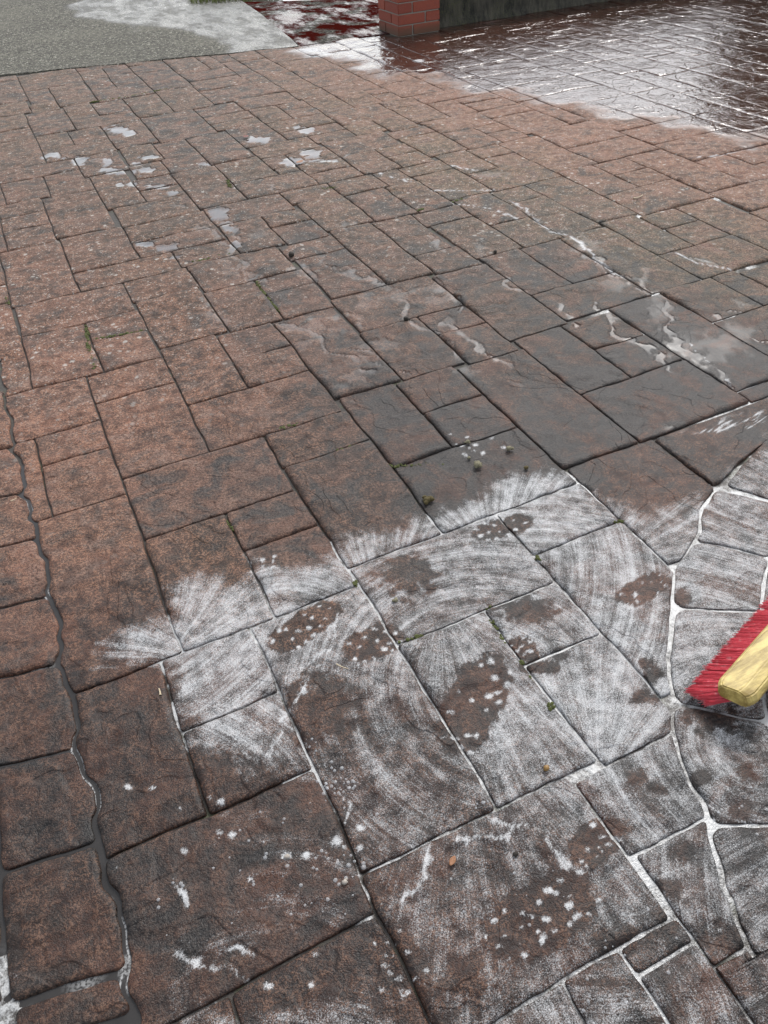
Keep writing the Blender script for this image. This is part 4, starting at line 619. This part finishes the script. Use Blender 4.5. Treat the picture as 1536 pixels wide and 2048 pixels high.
def road_material():
    m = NT('flooded_road')
    n = m.noise(3, detail=4)
    m.set(Base_Color=m.mix(n, (.05, .05, .05), (.10, .10, .10)), Roughness=.06)
    m.l.new(m.bump(m.noise(14, detail=3), .06, .01), m.b.inputs['Normal'])
    return m.m
ro = link('road', mesh_from('road', [(2.6, 8.4, -.02), (40, 8.4, -.02), (40, 60, -.02), (-40, 60, -.02), (-40, 15.9, -.02), (2.6, 15.9, -.02)], [(0, 1, 2, 3, 4, 5)]), road_material())
tag(ro, kind='structure')

# ---------------------------------------------------------------- low wall and brick pier
def bevel_box(sx, sy, sz, bv, seg=2, seed=0, wob=0):
    import bmesh
    bm = bmesh.new(); bmesh.ops.create_cube(bm, size=1)
    for v in bm.verts: v.co = Vector((v.co.x * sx, v.co.y * sy, v.co.z * sz))
    bmesh.ops.bevel(bm, geom=bm.edges[:], offset=bv, segments=seg, affect='EDGES')
    r = random.Random(seed)
    for v in bm.verts: v.co += Vector((r.uniform(-wob, wob), r.uniform(-wob, wob), r.uniform(-wob, wob)))
    me = bpy.data.meshes.new('box'); bm.to_mesh(me); bm.free()
    return me
def brick_material():
    m = NT('red_brick')
    oi = m.n.new('ShaderNodeObjectInfo').outputs['Random']
    n = m.noise(25, detail=5, rough=.7); n2 = m.noise(140, detail=3)
    base = m.mix(oi, (.20, .038, .020), (.28, .060, .030))
    base = m.mix(m.step(.45, .7, n), base, (.20, .045, .028))
    base = m.mix(m.mul(m.step(.55, .7, n2), .35), base, (.40, .16, .10))
    sepx = m.n.new('ShaderNodeSeparateXYZ'); m.l.new(m.pos, sepx.inputs[0])
    low = m.mul(m.step(.12, .02, m.add(sepx.outputs[2], m.mul(m.sub(n, .5), .08))), .75)
    base = m.mix(low, base, (.055, .042, .022))
    m.set(Base_Color=base, Roughness=m.fmix(n2, .55, .8))
    m.l.new(m.bump(m.add(n, n2), .4, .004), m.b.inputs['Normal'])
    return m.m
MB = brick_material()
MM = simple('mortar', (.30, .29, .25), .9, (.17, .16, .14), 80, .5)
PX0, PX1, PY0, PY1 = 3.80, 4.255, 7.93, 8.385
CH = .0935; J = .011
pier = bpy.data.objects.new('brick_pier', None); COL.objects.link(pier)
pier.location = ((PX0 + PX1) / 2, (PY0 + PY1) / 2, 0)
tag(pier, 'red brick gate pier standing at the end of the dark low wall', 'pier')
S_ = PX1 - PX0
def part(name, me, mat, loc, rz=0, parent=None):
    o = link(name, me, mat, parent); o.location = loc; o.rotation_euler = (0, 0, rz); return o
NC = 8
part('mortar', bevel_box(S_ - .018, S_ - .018, NC * CH + .004, .003), MM, (0, 0, NC * CH / 2), parent=pier)
bl, bw = .292, S_ - .292 - J
bricks = [bevel_box(bl, bw, CH - J, .005, 2, i, .0015) for i in range(5)]
for k in range(NC):
    z = k * CH + CH / 2
    flip = k % 2
    for q in range(4):
        a = q * math.pi / 2
        # pinwheel bond, mirrored every other course
        lx = -S_ / 2 + bl / 2 if flip else S_ / 2 - bl / 2
        ly = -S_ / 2 + bw / 2
        x = lx * math.cos(a) - ly * math.sin(a); y = lx * math.sin(a) + ly * math.cos(a)
        part('brick', bricks[(k * 4 + q) % 5], MB, (x, y, z + rnd.uniform(-.001, .001)), a, pier)
capm = simple('cap_concrete', (.24, .23, .21), .85, (.12, .12, .10), 18, .4)
part('cap', bevel_box(S_ + .07, S_ + .07, .07, .012), capm, (0, 0, NC * CH + .035), parent=pier)

def wall_material():
    m = NT('mossy_render')
    st = m.vscale(m.pos, (1., 1., .22))
    n = m.noise(16, vec=st, detail=5, rough=.7); n2 = m.noise(90, detail=3); n3 = m.noise(3, detail=3)
    base = m.mix(m.step(.3, .7, n), (.008, .008, .007), (.075, .068, .05))
    base = m.mix(m.mul(m.step(.50, .68, n2), m.step(.4, .6, n3)), base, (.06, .065, .025))
    base = m.mix(m.step(.70, .78, n2), base, (.28, .27, .22))
    m.set(Base_Color=base, Roughness=.9)
    m.l.new(m.bump(m.add(n, m.mul(n2, .6)), .8, .012), m.b.inputs['Normal'])
    return m.m
MW = wall_material()
wall = bpy.data.objects.new('garden_wall', None); COL.objects.link(wall); wall.location = (4.255, 8.10, 0)
tag(wall, 'low dark mossy rendered wall running right from the brick pier', 'wall')
wl_, wh_ = 6.5, .46
xs = np.linspace(0, wl_, 140); zs = np.linspace(-.05, wh_, 16)
XX, ZZ = np.meshgrid(xs, zs)
YY = (fbm(XX * 6, ZZ * 6) - .5) * .012 - .02 * sstep(.06, 0, ZZ)
Vf = np.stack([XX, YY, ZZ], -1).reshape(-1, 3); Fa = quads(*XX.shape)
Vb = Vf.copy(); Vb[:, 1] = .2 - YY.ravel(); n0 = len(Vf)
i = np.arange(n0).reshape(XX.shape)
topq = np.stack([i[-1, :-1], i[-1, 1:], i[-1, 1:] + n0, i[-1, :-1] + n0], -1)
lq = np.stack([i[:-1, 0] + n0, i[:-1, 0], i[1:, 0], i[1:, 0] + n0], -1); rq = np.stack([i[:-1, -1], i[:-1, -1] + n0, i[1:, -1] + n0, i[1:, -1]], -1)
link('wall_body', mesh_from('wall_body', np.concatenate([Vf, Vb]), np.concatenate([Fa, Fa[:, ::-1] + n0, topq, lq, rq])), MW, wall)
cop = bevel_box(.92, .27, .06, .01, 2, 3, .002)
for k in range(7):
    part('coping_stone', cop, capm, (.47 + k * .93, .1, wh_ + .032), 0, wall)

# ---------------------------------------------------------------- tall hedge behind the wall (its dark reflection lies on the wet paving)
def hedge_leaves(n, lx, ly, lz, seed):
    q = np.random.RandomState(seed)
    c = q.rand(n, 3) * [lx, ly, lz]
    # crowd leaves towards the outside of the volume
    sidep = q.randint(0, 4, n)
    dep = np.abs(q.randn(n)) * .16
    c[sidep == 0, 1] = dep[sidep == 0]; c[sidep == 1, 0] = dep[sidep == 1]; c[sidep == 2, 2] = lz - dep[sidep == 2]
    bump_ = (fbm(c[:, 0] * 1.7 + c[:, 1], c[:, 2] * 1.7) - .5) * .7
    c[:, 1] += bump_; c[:, 0] += (fbm(c[:, 1] * 2 + 7, c[:, 2] * 2) - .5) * .6; c[:, 2] += (fbm(c[:, 0] * 2, c[:, 1] * 2 + 4) - .5) * .6
    a = q.randn(n, 3); a /= np.linalg.norm(a, axis=1, keepdims=True)
    b = np.cross(a, q.randn(n, 3)); b /= np.linalg.norm(b, axis=1, keepdims=True)
    s = (.05 + .05 * q.rand(n))[:, None]
    V = np.stack([c - a * s, c + b * s * .55, c + a * s, c - b * s * .55], 1).reshape(-1, 3)
    return V, np.arange(n * 4).reshape(n, 4)
hedge = bpy.data.objects.new('hedge', None); COL.objects.link(hedge); hedge.location = (10.4, 8.75, 0)
tag(hedge, 'tall dark green hedge behind the right end of the low wall', 'hedge')
V, Fq = hedge_leaves(26000, 5.0, 1.6, 4.0, 3)
link('foliage', mesh_from('foliage', V, Fq, smooth=False), simple('hedge_leaf', (.018, .035, .012), .6, (.05, .075, .022), 6, .1), hedge)
hst = simple('hedge_stem', (.06, .045, .03), .9, (.03, .022, .015), 20, .6)
for k in range(7):
    q = random.Random(k); n_ = 8; VV = []
    for j in range(6):
        t = j / 5; rr = .05 * (1 - .7 * t)
        for e in range(n_): VV.append((.4 + k * .7 + q.uniform(-.03, .03) + rr * math.cos(e / n_ * 6.283), .8 + rr * math.sin(e / n_ * 6.283), -.05 + 3.2 * t))
    link('stem', mesh_from('stem', VV, [(j * n_ + e, j * n_ + (e + 1) % n_, (j + 1) * n_ + (e + 1) % n_, (j + 1) * n_ + e) for j in range(5) for e in range(n_)]), hst, hedge)

# ---------------------------------------------------------------- grass tuft by the road
def blades(n, R, h, seed, mat, name):
    r = random.Random(seed); V = []; Fq = []
    for k in range(n):
        a = r.uniform(0, 6.283); d = R * math.sqrt(r.random()); x, y = d * math.cos(a), d * math.sin(a) * .6
        t = r.uniform(0, 6.283); w = r.uniform(.004, .008); hh = h * r.uniform(.5, 1.1); lx, ly = math.cos(t) * hh * .5, math.sin(t) * hh * .5
        px, py = -math.sin(t) * w, math.cos(t) * w
        b = len(V)
        V += [(x - px, y - py, -.03), (x + px, y + py, -.03), (x + px * .8 + lx * .4, y + py * .8 + ly * .4, hh * .6), (x - px * .8 + lx * .4, y - py * .8 + ly * .4, hh * .6), (x + lx + px * .1, y + ly + py * .1, hh), (x + lx - px * .1, y + ly - py * .1, hh)]
        Fq += [(b, b + 1, b + 2, b + 3), (b + 3, b + 2, b + 4, b + 5)]
    return link(name, mesh_from(name, V, Fq), mat)
gm = simple('grass_green', (.09, .13, .03), .7, (.20, .20, .07), 8, .1)
gr = blades(900, .62, .09, 4, gm, 'grass'); gr.location = (3.25, 11.55, 0)
tag(gr, 'short green grass at the far edge of the wet path', 'grass', kind='stuff')

# ---------------------------------------------------------------- moss in the joints
def blob_mesh(specs, sub=1, seed=0, rough=.35):
    import bmesh
    bm = bmesh.new(); r = random.Random(seed)
    for (x, y, z, rx, ry, rz) in specs:
        res = bmesh.ops.create_icosphere(bm, subdivisions=sub, radius=1)
        for v in res['verts']:
            k = 1 + r.uniform(-rough, rough)
            v.co = Vector((x + v.co.x * rx * k, y + v.co.y * ry * k, z + v.co.z * rz * k))
    me = bpy.data.meshes.new('blob'); bm.to_mesh(me); bm.free()
    return me
sp = []
for line in MOSS:
    for (ax, ay), (bx_, by_) in zip(line[:-1], line[1:]):
        L = math.hypot(bx_ - ax, by_ - ay); d = math.hypot((ax + bx_) / 2, (ay + by_) / 2)
        nn = min(70, int(L / .006) + 3)
        for k in range(nn):
            t = rnd.random(); s = rnd.uniform(.0025, .006) * (1 + d * .10)
            sp.append((ax + (bx_ - ax) * t + rnd.gauss(0, .004), ay + (by_ - ay) * t + rnd.gauss(0, .004), -.001 + rnd.uniform(0, .003), s, s, s * .8))
mo = link('moss', blob_mesh(sp, 1, 5), simple('moss_green', (.10, .115, .025), .9, (.04, .045, .012), 200, .8))
tag(mo, 'small tufts of green moss growing along the joints', 'moss', kind='stuff')

# ---------------------------------------------------------------- debris on the paving
MD = {'dark': simple('dark_crumb', (.018, .015, .012), .8, (.04, .03, .02), 300, .8),
      'lichen': simple('lichen_crumb', (.33, .30, .20), .9, (.10, .09, .05), 260, .9),
      'moss': simple('brown_moss', (.12, .09, .025), .9, (.05, .04, .015), 260, .9),
      'leaf': simple('dry_leaf', (.33, .16, .07), .6, (.16, .06, .03), 120, .4),
      'pale': simple('pale_twig', (.55, .47, .33), .7, (.35, .27, .17), 160, .4),
      'amber': simple('amber_shell', (.30, .17, .04), .35, (.12, .06, .015), 220, .3),
      'rust': simple('rust_leaf', (.20, .05, .03), .6, (.10, .03, .02), 150, .4),
      'stone': simple('pale_pebble', (.42, .38, .33), .8, (.24, .21, .18), 180, .5)}
def crumb(name, i, r, mat, label, cat, nb=1, seed=0, flat=.7, group=None):
    q = random.Random(seed); x, y = DEBRIS[i]
    sp = [(0, 0, r * flat * .6, r, r * .85, r * flat)]
    for k in range(nb - 1):
        a = q.uniform(0, 6.28); d = r * q.uniform(.5, 1.3); s = r * q.uniform(.3, .7)
        sp.append((d * math.cos(a), d * math.sin(a), s * .6 + .001, s, s * .8, s * .8))
    o = link(name, blob_mesh(sp, 2, seed, .16), MD[mat]); o.location = (x, y, .006)
    for p_ in o.data.polygons: p_.use_smooth = True
    return tag(o, label, cat, group)
def leaf(name, i, L, W, mat, label, rz, seed=1):
    q = random.Random(seed); V = []; n = 7
    for k in range(n):
        t = k / (n - 1); w = W * math.sin(math.pi * min(.98, t * .9 + .06)) ** .8
        z = .003 + .35 * L * (t - .5) ** 2 + q.uniform(0, .001)
        V += [(L * (t - .5), -w + q.uniform(-.1, .1) * W, z + .25 * w), (L * (t - .5), 0, z), (L * (t - .5), w + q.uniform(-.1, .1) * W, z + .3 * w)]
    o = link(name, mesh_from(name, V, quads(n, 3)), MD[mat])
    md = o.modifiers.new('thickness', 'SOLIDIFY'); md.thickness = .0009
    o.location = (*DEBRIS[i], .006); o.rotation_euler = (0, 0, rz)
    return tag(o, label, 'leaf')
def twig(name, i, L, r, mat, label, rz, bend=.2, seed=1):
    q = random.Random(seed); V = []; n = 8; m_ = 6
    for k in range(n):
        t = k / (n - 1); rr = r * (1 - .55 * t) * q.uniform(.85, 1.15)
        cy = bend * L * (t - .5) ** 2 + q.uniform(-.05, .05) * L * bend
        for j in range(m_):
            a = j / m_ * 6.283; V.append((L * (t - .5), cy + rr * math.cos(a), r + rr * math.sin(a)))
    Fq = [(k * m_ + j, k * m_ + (j + 1) % m_, (k + 1) * m_ + (j + 1) % m_, (k + 1) * m_ + j) for k in range(n - 1) for j in range(m_)]
    o = link(name, mesh_from(name, V, Fq), MD[mat]); o.location = (*DEBRIS[i], .007); o.rotation_euler = (0, 0, rz)
    return tag(o, label, 'twig')
crumb('dirt_lump', 0, .014, 'dark', 'black rounded lump of dirt on a joint among the grey puddles', 'dirt', 3, 1, 1.0)
crumb('dirt_lump', 1, .012, 'dark', 'black crumb of dirt on a cross joint near the picture centre', 'dirt', 2, 2, .9)
crumb('moss_clump', 2, .012, 'lichen', 'largest pale moss clump on the dark slab above the foam edge', 'moss', 7, 3, .8)
crumb('moss_clump', 3, .010, 'lichen', 'pale moss clump beside a dark crumb, farthest right of the big ones', 'moss', 7, 4, .8)
crumb('moss_clump', 4, .013, 'moss', 'golden brown moss clump just behind the foam edge on a joint', 'moss', 9, 5, .7)
crumb('moss_clump', 5, .008, 'lichen', 'small cream moss crumb at the far edge of the dark slab', 'moss', 4, 6, .8)
crumb('moss_clump', 6, .008, 'moss', 'small olive moss crumb alone at the right of the dark slab', 'moss', 4, 7, .8)
crumb('moss_clump', 7, .006, 'lichen', 'tiny grey moss crumb left of the largest moss clump', 'moss', 3, 8, .8)
leaf('dry_leaf', 8, .022, .0065, 'leaf', 'curled orange brown scrap of dry leaf on soapy slab near the bottom', .6, 3)
crumb('snail_shell', 9, .0075, 'amber', 'small round amber snail shell on the white soapy slab', 'shell', 1, 9, .9)
twig('twig', 10, .034, .0022, 'pale', 'short pale twig lying between two boot prints in the foam', -.9, .2, 2)
twig('twig', 11, .075, .004, 'pale', 'bent pale twig on a dry slab towards the right edge', .2, .5, 3)
leaf('leaf_scrap', 12, .055, .018, 'leaf', 'small yellow orange leaf scrap beside the oval puddle', .4, 4)
leaf('leaf_scrap', 13, .05, .02, 'rust', 'dark red leaf scrap beside a flat puddle in the far paving', 1.1, 5)
twig('twig', 14, .022, .003, 'pale', 'stubby pale splinter in the joint at the left edge of the foam', 1.5, .2, 6)
crumb('dirt_lump', 15, .010, 'dark', 'small black crumb on the dry paving right of centre', 'dirt', 2, 10, .9)
crumb('moss_clump', 16, .007, 'lichen', 'pale crumb on the soapy joint left of the broom sweeps', 'moss', 4, 11, .7)
twig('twig', 17, .022, .002, 'pale', 'thin pale splinter on the left border stone', .4, .3, 7)
crumb('pebble', 18, .006, 'stone', 'small round grey pebble among foam blobs on the dark brown slab', 'pebble', 1, 12, .8)
crumb('pebble', 19, .006, 'dark', 'tiny dark pebble right of the orange leaf scrap', 'pebble', 1, 13, .8)
crumb('pebble', 20, .006, 'stone', 'tiny cream pebble near the lower corner of the dark brown slab', 'pebble', 3, 14, .8)

# ---------------------------------------------------------------- soap bubbles
def bubble_material():
    m = NT('soap_bubble')
    m.set(Base_Color=(.9, .92, .94), Roughness=.08, Alpha=.2, IOR=1.33)
    return m.m
BUB = [(.20, .90, .03, 16, .0035), (.22, .86, .03, 18, .003), (.05, .78, .12, 26, .003), (.14, .72, .07, 26, .0035), (.47, .70, .02, 6, .004), (-.1, .82, .1, 14, .003), (.2, 1.0, .02, 10, .0025), (.70, .70, .05, 12, .0025), (.95, .45, .05, 14, .0025), (.55, .38, .15, 30, .0025), (.35, .52, .15, 20, .002)]
Vs = []; Fs = []; off = 0
for (cx, cy, R, n_, r_) in BUB:
    for k in range(n_):
        x = cx + rnd.gauss(0, R * .6); y = cy + rnd.gauss(0, R * .6); r = r_ * rnd.uniform(.5, 1.5)
        for a in range(5):
            ph = a / 4 * math.pi / 2
            for b in range(10):
                th = b / 10 * 6.283
                Vs.append((x + r * math.cos(ph) * math.cos(th), y + r * math.cos(ph) * math.sin(th), .0045 + r * .7 * math.sin(ph)))
        for a in range(4):
            for b in range(10):
                Fs.append((off + a * 10 + b, off + a * 10 + (b + 1) % 10, off + (a + 1) * 10 + (b + 1) % 10, off + (a + 1) * 10 + b))
        off += 50
bo = link('soap_bubbles', mesh_from('soap_bubbles', Vs, Fs), bubble_material())
tag(bo, 'scattered tiny soap bubbles on the wet slabs', 'bubbles', kind='stuff')

# ---------------------------------------------------------------- broom
import bmesh
broom = bpy.data.objects.new('broom', None); COL.objects.link(broom)
broom.location = (1.285, .700, 0.004)
broom.scale = (1.24, 1.24, 1.24)
broom.rotation_euler = (0, 0, math.radians(18))
tag(broom, 'broom head with red bristles and yellow wooden block at the right edge', 'broom')
BL = .34
# local frame: x along the block (visible end at -x), y away from the camera, z up
def wood_material():
    m = NT('yellow_wood')
    n = m.noise(9, vec=m.vscale(m.pos, (1., 5., 5.)), detail=5, rough=.65); n2 = m.noise(160, detail=2); n3 = m.noise(30, detail=4)
    base = m.mix(m.step(.35, .65, n), (.22, .15, .035), (.52, .40, .13))
    base = m.mix(m.mul(m.step(.50, .68, n3), .55), base, (.24, .17, .05))
    base = m.mix(m.step(.70, .76, n2), base, (.16, .11, .045))
    m.set(Base_Color=base, Roughness=.45)
    m.l.new(m.bump(m.add(n2, n3), .25, .002), m.b.inputs['Normal'])
    return m.m
prof = [(-.036, .000), (-.040, .010), (-.034, .026), (-.016, .033), (.026, .030), (.034, .022), (.034, .002), (.026, -.002), (-.028, -.003)]
tilt = math.radians(-14)
bm = bmesh.new()
rings = []
xs_ = [-BL / 2, -BL / 2 + .008, -BL / 2 + .02, 0, BL / 2 - .02, BL / 2 - .008, BL / 2]
for x in xs_:
    e = min(abs(x + BL / 2), abs(x - BL / 2)); s = .72 + .28 * min(1, (e / .02)) ** .5
    ring = []
    for (y, z) in prof:
        yy, zz = y * s, (z - .015) * (.85 + .15 * s) + .015
        y2 = yy * math.cos(tilt) - zz * math.sin(tilt); z2 = yy * math.sin(tilt) + zz * math.cos(tilt)
        ring.append(bm.verts.new((x, y2, z2 + .05)))
    rings.append(ring)
for a, b in zip(rings[:-1], rings[1:]):
    for k in range(len(prof)):
        bm.faces.new((a[k], b[k], b[(k + 1) % len(prof)], a[(k + 1) % len(prof)]))
bm.faces.new(rings[0]); bm.faces.new(rings[-1][::-1])
bmesh.ops.recalc_face_normals(bm, faces=bm.faces)
bmesh.ops.bevel(bm, geom=[e for e in bm.edges if e.calc_face_angle(0) > .3], offset=.0025, segments=2, affect='EDGES')
me = bpy.data.meshes.new('block'); bm.to_mesh(me); bm.free()
link('wooden_block', me, wood_material(), broom)
def bristle_material():
    m = NT('red_bristles')
    n = m.noise(60, detail=3)
    r = m.attr('tone')
    base = m.mix(r, (.42, .02, .036), (.84, .11, .14))
    base = m.mix(m.step(.55, .75, n), base, (.66, .22, .23))
    m.set(Base_Color=base, Roughness=.4)
    return m.m
V = []; Fq = []; tone = []
r = random.Random(8)
NT_X, NT_Y = 25, 4
for i in range(NT_X):
    for j in range(NT_Y):
        ux = -BL / 2 + .016 + (BL - .032) * i / (NT_X - 1); uy = -.006 + .034 * j / (NT_Y - 1)
        side = max(0, 1 - (ux + BL / 2) / .06)          # flare at the visible end
        side2 = max(0, 1 - (BL / 2 - ux) / .06)
        for k in range(80):
            a = r.uniform(0, 6.283); q = .0042 * math.sqrt(r.random())
            bx0, by0 = ux + q * math.cos(a), uy + q * math.sin(a)
            cl_ = ((i * 7 + j * 3) % 5 - 2) * .035
            dx = -.34 + r.gauss(0, .06) + cl_ + (-.34 * side + .8 * side2) * r.uniform(.6, 1.1)
            dy = .86 + .10 * j / 3 + r.gauss(0, .07)
            dz = -.62
            L = .054 * r.uniform(.88, 1.08)
            nl = math.sqrt(dx * dx + dy * dy + dz * dz); dx, dy, dz = dx / nl * L, dy / nl * L, dz / nl * L
            z0 = .050 + by0 * math.sin(tilt)
            w = .00075
            b = len(V); t_ = r.random() * .7 + .3 * r.random()
            for s in range(4):
                t = s / 3; sag = t * t * .018
                cx, cy, cz = bx0 + dx * t, by0 + dy * t + sag * .4, max(.003, z0 + dz * t - sag * .25)
                ww = w * (1 - .35 * t)
                V += [(cx - ww, cy, cz), (cx + ww, cy, cz), (cx, cy - ww * .3, cz + ww * 1.6)]; tone += [t_ * (.55 + .45 * t)] * 3
            for s in range(3):
                o_ = b + s * 3
                for e in range(3): Fq.append((o_ + e, o_ + (e + 1) % 3, o_ + 3 + (e + 1) % 3, o_ + 3 + e))
link('bristles', mesh_from('bristles', V, Fq, {'tone': tone}), bristle_material(), broom)
hd = Vector((.05, -.75, .66)).normalized(); hV = []; hn = 12; hr = .0125; h0 = Vector((0, -.01, .07))
sidev = hd.cross(Vector((0, 0, 1))).normalized(); upv = sidev.cross(hd)
for s in range(2):
    c = h0 + hd * (1.25 * s - .02)
    for k in range(hn):
        a = k / hn * 6.283; hV.append(tuple(c + sidev * hr * math.cos(a) + upv * hr * math.sin(a)))
hF = [(k, (k + 1) % hn, hn + (k + 1) % hn, hn + k) for k in range(hn)]
link('handle', mesh_from('handle', hV, hF), simple('handle_wood', (.45, .33, .15), .5, (.33, .22, .09), 14, .2), broom)
